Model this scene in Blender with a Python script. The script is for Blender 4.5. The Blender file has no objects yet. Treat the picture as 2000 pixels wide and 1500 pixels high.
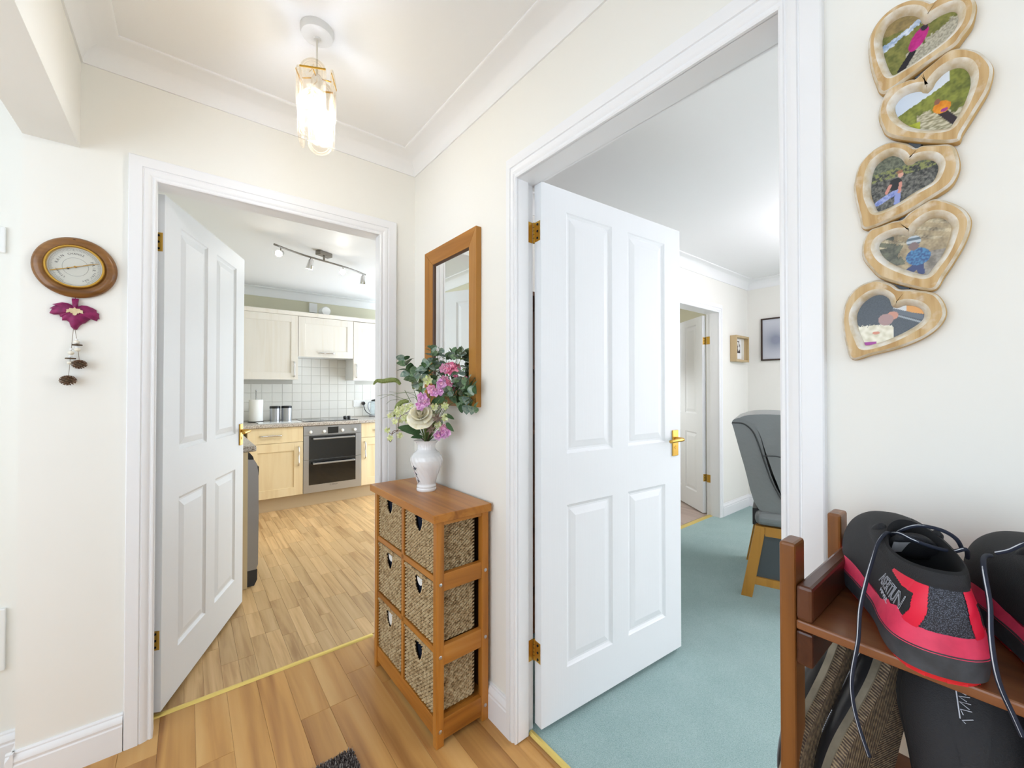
import bpy, bmesh, math, random, json
from mathutils import Vector, Matrix
random.seed(7)
R = math.radians
scene = bpy.context.scene
col = scene.collection

# ------------------------------------------------------------------ camera
cam = bpy.data.cameras.new('camera')
cam.sensor_width = 36.0
cam.lens = 797.06 / 2000 * 36
cam.clip_start = 0.02
co = bpy.data.objects.new('camera', cam)
co.location = (0, 0, 1.25)
co.rotation_euler = (R(90 + 0.576), 0, R(51.479 - 90))
col.objects.link(co)
scene.camera = co

# ------------------------------------------------------------------ world, daylight, exposure
scene.view_settings.view_transform = 'Standard'
scene.view_settings.look = 'None'
scene.view_settings.gamma = 1.0
scene.view_settings.use_curve_mapping = False
scene.view_settings.exposure = 0.9
scene.cycles.use_denoising = True
scene.cycles.max_bounces = 6
scene.cycles.diffuse_bounces = 4
scene.cycles.glossy_bounces = 3
scene.cycles.transmission_bounces = 3
scene.cycles.transparent_max_bounces = 12
scene.cycles.use_light_tree = False
scene.cycles.use_adaptive_sampling = True
scene.cycles.adaptive_threshold = 0.06
scene.cycles.caustics_reflective = False
scene.cycles.caustics_refractive = False
scene.cycles.sample_clamp_indirect = 8.0
world = bpy.data.worlds.new('sky')
scene.world = world
world.use_nodes = True
bg = world.node_tree.nodes['Background']
bg.inputs[0].default_value = (0.80, 0.90, 1.0, 1)
bg.inputs[1].default_value = 0.25

def daylight(name, loc, direction, w, h, power, color=(1, 1, 1)):
    l = bpy.data.lights.new(name, 'AREA')
    l.shape = 'RECTANGLE'; l.size = w; l.size_y = h; l.energy = power; l.color = color
    o = bpy.data.objects.new(name, l)
    o.location = loc
    o.rotation_euler = Vector(direction).to_track_quat('-Z', 'Y').to_euler()
    col.objects.link(o)
    return o
# area lights standing in for daylight at the unseen windows, some of them added
daylight('daylight_hall_added', (0.30, -2.24, 1.15), (0, 1, 0), 0.95, 1.9, 6.5, (0.77, 0.88, 1.0))
daylight('daylight_stair_added', (-1.66, 0.15, 1.45), (1, 0, 0), 2.9, 1.5, 24.5, (0.77, 0.88, 1.0))
daylight('daylight_lounge_window', (2.8, -3.14, 1.42), (0, 1, 0), 2.8, 1.4, 6, (0.95, 0.93, 1.0))
daylight('daylight_lounge_added', (4.62, -1.5, 1.42), (-1, 0, 0), 2.4, 1.4, 42, (0.95, 0.93, 1.0))
daylight('daylight_kitchen_window', (2.54, 4.25, 1.08), (-1, 0, 0), 1.9, 2.0, 33, (0.78, 0.89, 1.0))
daylight('daylight_rear_window', (3.6, 3.34, 1.5), (0, -1, 0), 1.2, 1.1, 8, (0.95, 0.975, 1.0))

# ------------------------------------------------------------------ material helpers
def S(h, a=1.0):
    h = h.lstrip('#')
    v = [int(h[i:i + 2], 16) / 255 for i in (0, 2, 4)]
    return tuple((c / 12.92 if c <= .04045 else ((c + .055) / 1.055) ** 2.4) for c in v) + (a,)

class NT:
    def __init__(s, name):
        s.m = bpy.data.materials.new(name); s.m.use_nodes = True
        s.t = s.m.node_tree; s.b = s.t.nodes['Principled BSDF']; s.out = s.t.nodes['Material Output']
    def n(s, typ, **k):
        x = s.t.nodes.new(typ)
        for a, v in k.items():
            if a.startswith('i_'):
                key = a[2:]; key = int(key) if key.isdigit() else key.replace('_', ' ')
                x.inputs[key].default_value = v
            else: setattr(x, a, v)
        return x
    def l(s, a, b): s.t.links.new(a, b)
    def ramp(s, fac, stops):
        r = s.n('ShaderNodeValToRGB'); e = r.color_ramp.elements
        while len(e) < len(stops): e.new(.5)
        for el, (p, c) in zip(e, stops): el.position = p; el.color = c
        s.l(fac, r.inputs[0]); return r.outputs[0]
    def coords(s, scale=(1, 1, 1), rand=True, kind='Object'):
        tc = s.n('ShaderNodeTexCoord'); mp = s.n('ShaderNodeMapping'); mp.inputs['Scale'].default_value = scale
        if rand:
            oi = s.n('ShaderNodeObjectInfo'); mu = s.n('ShaderNodeMath', operation='MULTIPLY'); mu.inputs[1].default_value = 37.0
            s.l(oi.outputs['Random'], mu.inputs[0])
            ad = s.n('ShaderNodeVectorMath', operation='ADD'); s.l(tc.outputs[kind], ad.inputs[0]); s.l(mu.outputs[0], ad.inputs[1])
            s.l(ad.outputs[0], mp.inputs[0]); s.rnd = oi.outputs['Random']
        else: s.l(tc.outputs[kind], mp.inputs[0])
        return mp.outputs[0]
    def bump(s, h, strength=.2, dist=.01):
        b = s.n('ShaderNodeBump'); b.inputs['Strength'].default_value = strength; b.inputs['Distance'].default_value = dist
        s.l(h, b.inputs['Height']); s.l(b.outputs[0], s.b.inputs['Normal'])

def plain(name, c, rough=.5, metal=0.0, spec=.5, coat=0.0, bump=None, var=None, emit=None, alpha=None, sss=0, trans=0):
    t = NT(name); b = t.b
    c = S(c) if isinstance(c, str) else c
    b.inputs['Base Color'].default_value = c; b.inputs['Roughness'].default_value = rough
    b.inputs['Metallic'].default_value = metal; b.inputs['Specular IOR Level'].default_value = spec
    b.inputs['Coat Weight'].default_value = coat
    b.inputs['Transmission Weight'].default_value = trans
    if emit: b.inputs['Emission Color'].default_value = S(emit[0]); b.inputs['Emission Strength'].default_value = emit[1]
    if var:   # (second colour, scale)
        v = t.coords((var[1],) * 3); nz = t.n('ShaderNodeTexNoise', i_Scale=1.0, i_Detail=4.0); t.l(v, nz.inputs[0])
        t.l(t.ramp(nz.outputs[0], [(.35, c), (.65, S(var[0]))]), b.inputs['Base Color'])
    if bump:  # (scale, strength, distance)
        v = t.coords((bump[0],) * 3, rand=False); nz = t.n('ShaderNodeTexNoise', i_Scale=1.0, i_Detail=3.0); t.l(v, nz.inputs[0])
        t.bump(nz.outputs[0], bump[1], bump[2])
    return t.m

def wood(name, c1, c2, axis='z', scale=30, rough=.4, rv=.25, coat=.0, c3=None, stretch=.06, ringy=.5):
    t = NT(name)
    sc = [scale, scale, scale]; sc['xyz'.index(axis)] = scale * stretch
    v = t.coords(tuple(sc))
    n1 = t.n('ShaderNodeTexNoise', i_Scale=1.0, i_Detail=4.0, i_Distortion=1.0); t.l(v, n1.inputs[0])
    mp2 = t.n('ShaderNodeMapping'); mp2.inputs['Scale'].default_value = (.22, .22, .22); t.l(v, mp2.inputs[0])
    n2 = t.n('ShaderNodeTexNoise', i_Scale=1.0, i_Detail=2.0, i_Distortion=1.5); t.l(mp2.outputs[0], n2.inputs[0])
    mx = t.n('ShaderNodeMix', data_type='FLOAT'); mx.inputs[0].default_value = ringy
    t.l(n1.outputs[0], mx.inputs[2]); t.l(n2.outputs[0], mx.inputs[3])
    st = [(.32, S(c2)), (.5, S(c1)), (.72, S(c3 or c1))]
    c = t.ramp(mx.outputs[0], st)
    hs = t.n('ShaderNodeHueSaturation')
    mr = t.n('ShaderNodeMapRange'); mr.inputs['To Min'].default_value = 1 - rv; mr.inputs['To Max'].default_value = 1 + rv
    t.l(t.rnd, mr.inputs[0]); t.l(mr.outputs[0], hs.inputs['Value']); t.l(c, hs.inputs['Color'])
    t.l(hs.outputs[0], t.b.inputs['Base Color'])
    t.b.inputs['Roughness'].default_value = rough; t.b.inputs['Coat Weight'].default_value = coat
    t.b.inputs['Coat Roughness'].default_value = .15; t.b.inputs['Specular IOR Level'].default_value = .3
    return t.m

MT = {}
MT['wall'] = plain('wall_paint_cream', '#F1EFE8', .85, spec=.25)
MT['ceil'] = plain('ceiling_paint_white', '#F3F3F2', .9, spec=.2)
MT['gloss'] = plain('woodwork_white_gloss', '#F1F1F2', .3, spec=.3)
MT['olive'] = plain('kitchen_wall_olive', '#D8D4BC', .85, spec=.2)
MT['brass'] = plain('brass', '#D2A548', .28, .75)
MT['brassd'] = plain('dull_brass', '#C79C38', .4, .7)
MT['goldstrip'] = plain('gold_anodised_strip', '#EBD27A', .38, .55)
MT['chrome'] = plain('chrome', '#D9D9DA', .12, 1.0)
MT['screw'] = plain('screw_steel', '#C9C9CC', .3, 1.0)
MT['black'] = plain('black_plastic', '#17181B', .35)
MT['whitep'] = plain('white_plastic', '#F2F2F0', .3)
MT['dark'] = plain('dark_void', '#0E0F12', .9)

# door leaf: white gloss with the fine vertical moulded grain
t = NT('door_white_grained')
v = t.coords((230, 230, 5), rand=False); nz = t.n('ShaderNodeTexNoise', i_Scale=1.0, i_Detail=2.0); t.l(v, nz.inputs[0])
t.b.inputs['Base Color'].default_value = S('#ECEEF0'); t.b.inputs['Roughness'].default_value = .42; t.b.inputs['Specular IOR Level'].default_value = .12
t.bump(nz.outputs[0], .10, .002); MT['door'] = t.m

MT['hallplank'] = wood('hall_laminate', '#C79658', '#98673A', 'y', 22, .33, .07, c3='#D8AE72', ringy=.7)
MT['kitplank'] = wood('kitchen_oak_vinyl', '#CBA878', '#A57F54', 'y', 36, .38, .13, c3='#DBBA8B', ringy=.55)
MT['greyplank'] = wood('grey_laminate', '#B5A398', '#9C8A80', 'y', 26, .4, .08)
MT['pine_x'] = wood('honey_pine_x', '#B97830', '#8E5620', 'x', 24, .32, .08, coat=.08, c3='#C88E48')
MT['pine_y'] = wood('honey_pine_y', '#B97830', '#8E5620', 'y', 24, .32, .08, coat=.08, c3='#C88E48')
MT['pine_z'] = wood('honey_pine_z', '#B97830', '#8E5620', 'z', 24, .32, .08, coat=.08, c3='#C88E48')
MT['mir_y'] = wood('mirror_pine_y', '#AD7634', '#8E5A20', 'y', 24, .4, .05, c3='#B98541')
MT['mir_z'] = wood('mirror_pine_z', '#AD7634', '#8E5A20', 'z', 24, .4, .05, c3='#B98541')
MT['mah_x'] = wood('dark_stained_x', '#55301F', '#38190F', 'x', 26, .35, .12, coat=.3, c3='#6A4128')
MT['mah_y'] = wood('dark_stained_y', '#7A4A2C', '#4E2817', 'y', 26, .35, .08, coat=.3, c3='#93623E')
MT['mah_z'] = wood('dark_stained_lit_z', '#8F5A2A', '#5A3116', 'z', 22, .35, .10, coat=.3, c3='#96602E')  # lit front tone of the posts mixed into the stain colour
MT['birch'] = wood('birch_cabinet', '#E6D3AC', '#DDC69C', 'z', 22, .4, .03, c3='#EADAB8')
MT['birchlite'] = wood('birch_wall_cabinet', '#F2ECE2', '#ECE4D6', 'z', 22, .4, .02, c3='#F4EFE6')
MT['plinth'] = plain('plinth_beige', '#BDA98A', .5)
MT['walnut'] = wood('barometer_wood', '#80562A', '#5E3A16', 'x', 40, .3, .02, coat=.4, c3='#9A6C38')
MT['oakarm'] = wood('chair_oak', '#B98436', '#9A6A24', 'z', 26, .35, .06, coat=.2)
MT['steel'] = plain('stainless', '#B4B6BB', .3, .85)
MT['blackglass'] = plain('black_glass', '#0B0C10', .06, coat=.5)

# carpet
t = NT('teal_carpet')
v = t.coords((1, 1, 1), rand=False)
n1 = t.n('ShaderNodeTexNoise', i_Scale=420.0, i_Detail=2.0); t.l(v, n1.inputs[0])
n2 = t.n('ShaderNodeTexNoise', i_Scale=7.0, i_Detail=4.0); t.l(v, n2.inputs[0])
mx = t.n('ShaderNodeMix', data_type='FLOAT'); mx.inputs[0].default_value = .16; t.l(n1.outputs[0], mx.inputs[2]); t.l(n2.outputs[0], mx.inputs[3])
t.l(t.ramp(mx.outputs[0], [(.3, S('#86A8A5')), (.5, S('#A2C0BD')), (.7, S('#BAD2CF'))]), t.b.inputs['Base Color'])
t.b.inputs['Roughness'].default_value = 1; t.b.inputs['Specular IOR Level'].default_value = .05; t.b.inputs['Sheen Weight'].default_value = .3
t.bump(n1.outputs[0], .9, .006); MT['carpet'] = t.m

# speckled worktop
t = NT('speckled_laminate')
v = t.coords((1, 1, 1), rand=False)
n1 = t.n('ShaderNodeTexNoise', i_Scale=170.0, i_Detail=4.0); t.l(v, n1.inputs[0])
t.l(t.ramp(n1.outputs[0], [(.36, S('#5B5048')), (.44, S('#9A8B7E')), (.52, S('#C4BDB4')), (.66, S('#D9D4CD'))]), t.b.inputs['Base Color'])
t.b.inputs['Roughness'].default_value = .3; MT['worktop'] = t.m

# seagrass
t = NT('seagrass')
v = t.coords((1, 1, 1), rand=True)
n1 = t.n('ShaderNodeTexNoise', i_Scale=75.0, i_Detail=3.0); t.l(v, n1.inputs[0])
t.l(t.ramp(n1.outputs[0], [(.30, S('#806748')), (.45, S('#B99E76')), (.62, S('#D6C29C'))]), t.b.inputs['Base Color'])
t.b.inputs['Roughness'].default_value = .8; t.b.inputs['Specular IOR Level'].default_value = .2; t.bump(n1.outputs[0], .5, .002); MT['seagrass'] = t.m
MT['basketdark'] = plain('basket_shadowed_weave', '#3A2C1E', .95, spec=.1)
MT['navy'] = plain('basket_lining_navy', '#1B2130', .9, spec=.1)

# ------------------------------------------------------------------ mesh helpers
class MB:
    def __init__(s): s.v = []; s.f = []; s.mi = []
    def add(s, vs, fs, mi=0):
        o = len(s.v); s.v += [tuple(p) for p in vs]
        s.f += [tuple(i + o for i in f) for f in fs]; s.mi += [mi] * len(fs); return s
    def box(s, x0, x1, y0, y1, z0, z1, mi=0):
        return s.add([(x0, y0, z0), (x1, y0, z0), (x1, y1, z0), (x0, y1, z0), (x0, y0, z1), (x1, y0, z1), (x1, y1, z1), (x0, y1, z1)],
                     [(3, 2, 1, 0), (4, 5, 6, 7), (0, 1, 5, 4), (1, 2, 6, 5), (2, 3, 7, 6), (3, 0, 4, 7)], mi)
    def tube(s, pts, r, n=8, mi=0, caps=True, closed=False):
        pts = [Vector(p) for p in pts]; m = len(pts)
        rs = r if isinstance(r, (list, tuple)) else [r] * m
        up = Vector((0, 0, 1)); rings = []; prev = None
        for i, p in enumerate(pts):
            a = pts[(i - 1) % m] if (closed or i > 0) else p; b = pts[(i + 1) % m] if (closed or i < m - 1) else p
            d = (b - a); d = d.normalized() if d.length > 1e-9 else Vector((0, 0, 1))
            if prev is None:
                x = d.cross(up)
                if x.length < 1e-3: x = d.cross(Vector((1, 0, 0)))
            else: x = prev - d * prev.dot(d)
            x.normalize(); y = d.cross(x).normalized(); prev = x
            rings.append([p + (x * math.cos(2 * math.pi * k / n) + y * math.sin(2 * math.pi * k / n)) * rs[i] for k in range(n)])
        vs = [q for rg in rings for q in rg]; fs = []
        for i in range(m if closed else m - 1):
            j = (i + 1) % m
            for k in range(n): fs.append((i * n + k, i * n + (k + 1) % n, j * n + (k + 1) % n, j * n + k))
        if caps and not closed: fs += [tuple(range(n))[::-1], tuple((m - 1) * n + k for k in range(n))]
        return s.add(vs, fs, mi)
    def lathe(s, prof, n=32, c=(0, 0, 0), mi=0, axis='z', caps=True):
        vs = []; fs = []
        for r, z in prof:
            for k in range(n):
                a = 2 * math.pi * k / n; p = (r * math.cos(a), r * math.sin(a), z)
                if axis == 'x': p = (p[2], p[0], p[1])
                if axis == 'y': p = (p[0], p[2], p[1])
                vs.append((p[0] + c[0], p[1] + c[1], p[2] + c[2]))
        for i in range(len(prof) - 1):
            for k in range(n):
                q = (i * n + k, i * n + (k + 1) % n, (i + 1) * n + (k + 1) % n, (i + 1) * n + k)
                fs.append(q if axis != 'y' else q[::-1])
        if caps:
            if prof[0][0] > 1e-6: fs.append(tuple(range(n))[::-1])
            if prof[-1][0] > 1e-6: fs.append(tuple((len(prof) - 1) * n + k for k in range(n)))
        return s.add(vs, fs, mi)
    def sphere(s, c, r, n=12, m=8, mi=0, sc=(1, 1, 1)):
        vs = []; fs = []
        for i in range(1, m):
            th = math.pi * i / m
            for k in range(n):
                a = 2 * math.pi * k / n
                vs.append((c[0] + r * sc[0] * math.sin(th) * math.cos(a), c[1] + r * sc[1] * math.sin(th) * math.sin(a), c[2] + r * sc[2] * math.cos(th)))
        T = len(vs); vs += [(c[0], c[1], c[2] + r * sc[2]), (c[0], c[1], c[2] - r * sc[2])]
        for i in range(m - 2):
            for k in range(n): fs.append((i * n + k, (i + 1) * n + k, (i + 1) * n + (k + 1) % n, i * n + (k + 1) % n))
        for k in range(n):
            fs.append((T, k, (k + 1) % n)); fs.append((T + 1, (m - 2) * n + (k + 1) % n, (m - 2) * n + k))
        return s.add(vs, fs, mi)
    def grid(s, fn, nu, nv, mi=0, closeu=False):
        vs = [fn(i / (nu if closeu else nu - 1), j / (nv - 1)) for j in range(nv) for i in range(nu)]; fs = []
        for j in range(nv - 1):
            for i in range(nu if closeu else nu - 1):
                k = (i + 1) % nu; fs.append((j * nu + i, j * nu + k, (j + 1) * nu + k, (j + 1) * nu + i))
        return s.add(vs, fs, mi)
    def prism(s, poly, d, to3, mi=0, side_mi=None):
        """poly: 2-d outline (ccw); to3(u, v, w) -> 3-d; w runs 0..d"""
        n = len(poly); vs = [to3(u, v, 0) for u, v in poly] + [to3(u, v, d) for u, v in poly]
        s.add(vs, [tuple(range(n))[::-1], tuple(range(n, 2 * n))], mi)
        s.add(vs, [(i, (i + 1) % n, n + (i + 1) % n, n + i) for i in range(n)], mi if side_mi is None else side_mi); return s
    def xf(s, M):
        s.v = [tuple(M @ Vector(p)) for p in s.v]; return s
    def mesh(s, name):
        me = bpy.data.meshes.new(name); me.from_pydata(s.v, [], s.f); me.update()
        if any(s.mi): me.polygons.foreach_set('material_index', s.mi)
        return me

def obj(name, mb, mats, parent=None, loc=None, rot=None, smooth=False, bevel=0, seg=2, fix=True):
    me = mb if isinstance(mb, bpy.types.Mesh) else mb.mesh(name)
    if fix and not isinstance(mb, bpy.types.Mesh):
        bm = bmesh.new(); bm.from_mesh(me); bmesh.ops.recalc_face_normals(bm, faces=bm.faces); bm.to_mesh(me); bm.free()
    if not me.materials:
        for m in (mats if isinstance(mats, (list, tuple)) else [mats]): me.materials.append(MT[m] if isinstance(m, str) else m)
    if smooth is True: me.polygons.foreach_set('use_smooth', [True] * len(me.polygons))
    elif smooth:
        me.polygons.foreach_set('use_smooth', [True] * len(me.polygons))
        try: me.set_sharp_from_angle(angle=R(smooth))
        except Exception: pass
    o = bpy.data.objects.new(name, me); col.objects.link(o)
    if parent: o.parent = parent
    if loc: o.location = loc
    if rot: o.rotation_euler = rot
    if bevel:
        b = o.modifiers.new('bevel', 'BEVEL'); b.width = bevel; b.segments = seg; b.limit_method = 'ANGLE'; b.angle_limit = R(40)
    return o

def thing(name, label, cat, loc=(0, 0, 0), rz=0, group=None):
    o = bpy.data.objects.new(name, None); o.empty_display_size = .05; col.objects.link(o)
    o.location = loc; o.rotation_euler = (0, 0, rz)
    return tag(o, label, cat, group)
def tag(o, label, cat=None, group=None, kind=None):
    if label: o['label'] = label
    if cat: o['category'] = cat
    if group: o['group'] = group
    if kind: o['kind'] = kind
    return o
def struct(o, label, cat): return tag(o, label, cat, kind='structure')
def copy_tree(o, parent=None):
    c = o.copy(); col.objects.link(c)
    if parent: c.parent = parent
    for ch in list(o.children): copy_tree(ch, c)
    return c
def box(x0, x1, y0, y1, z0, z1): return MB().box(x0, x1, y0, y1, z0, z1)
def text_mesh(body, size, extrude=.0004, align='CENTER'):
    cu = bpy.data.curves.new('lettering', 'FONT'); cu.body = body; cu.size = size; cu.extrude = extrude
    cu.align_x = align; cu.align_y = 'CENTER'; cu.resolution_u = 3
    o = bpy.data.objects.new('lettering', cu); col.objects.link(o)
    dg = bpy.context.evaluated_depsgraph_get(); me = bpy.data.meshes.new_from_object(o.evaluated_get(dg))
    bpy.data.objects.remove(o); bpy.data.curves.remove(cu)
    me.materials.clear()
    return me
def catmull(pts, k=6, closed=False):
    P = [Vector(p) for p in pts]; n = len(P); out = []
    for i in range(n if closed else n - 1):
        p0 = P[(i - 1) % n] if (closed or i > 0) else P[i]; p1 = P[i]; p2 = P[(i + 1) % n]
        p3 = P[(i + 2) % n] if (closed or i + 2 < n) else p2
        for j in range(k):
            t = j / k
            out.append(.5 * ((2 * p1) + (-p0 + p2) * t + (2 * p0 - 5 * p1 + 4 * p2 - p3) * t * t + (-p0 + 3 * p1 - 3 * p2 + p3) * t ** 3))
    if not closed: out.append(P[-1])
    return out
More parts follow.
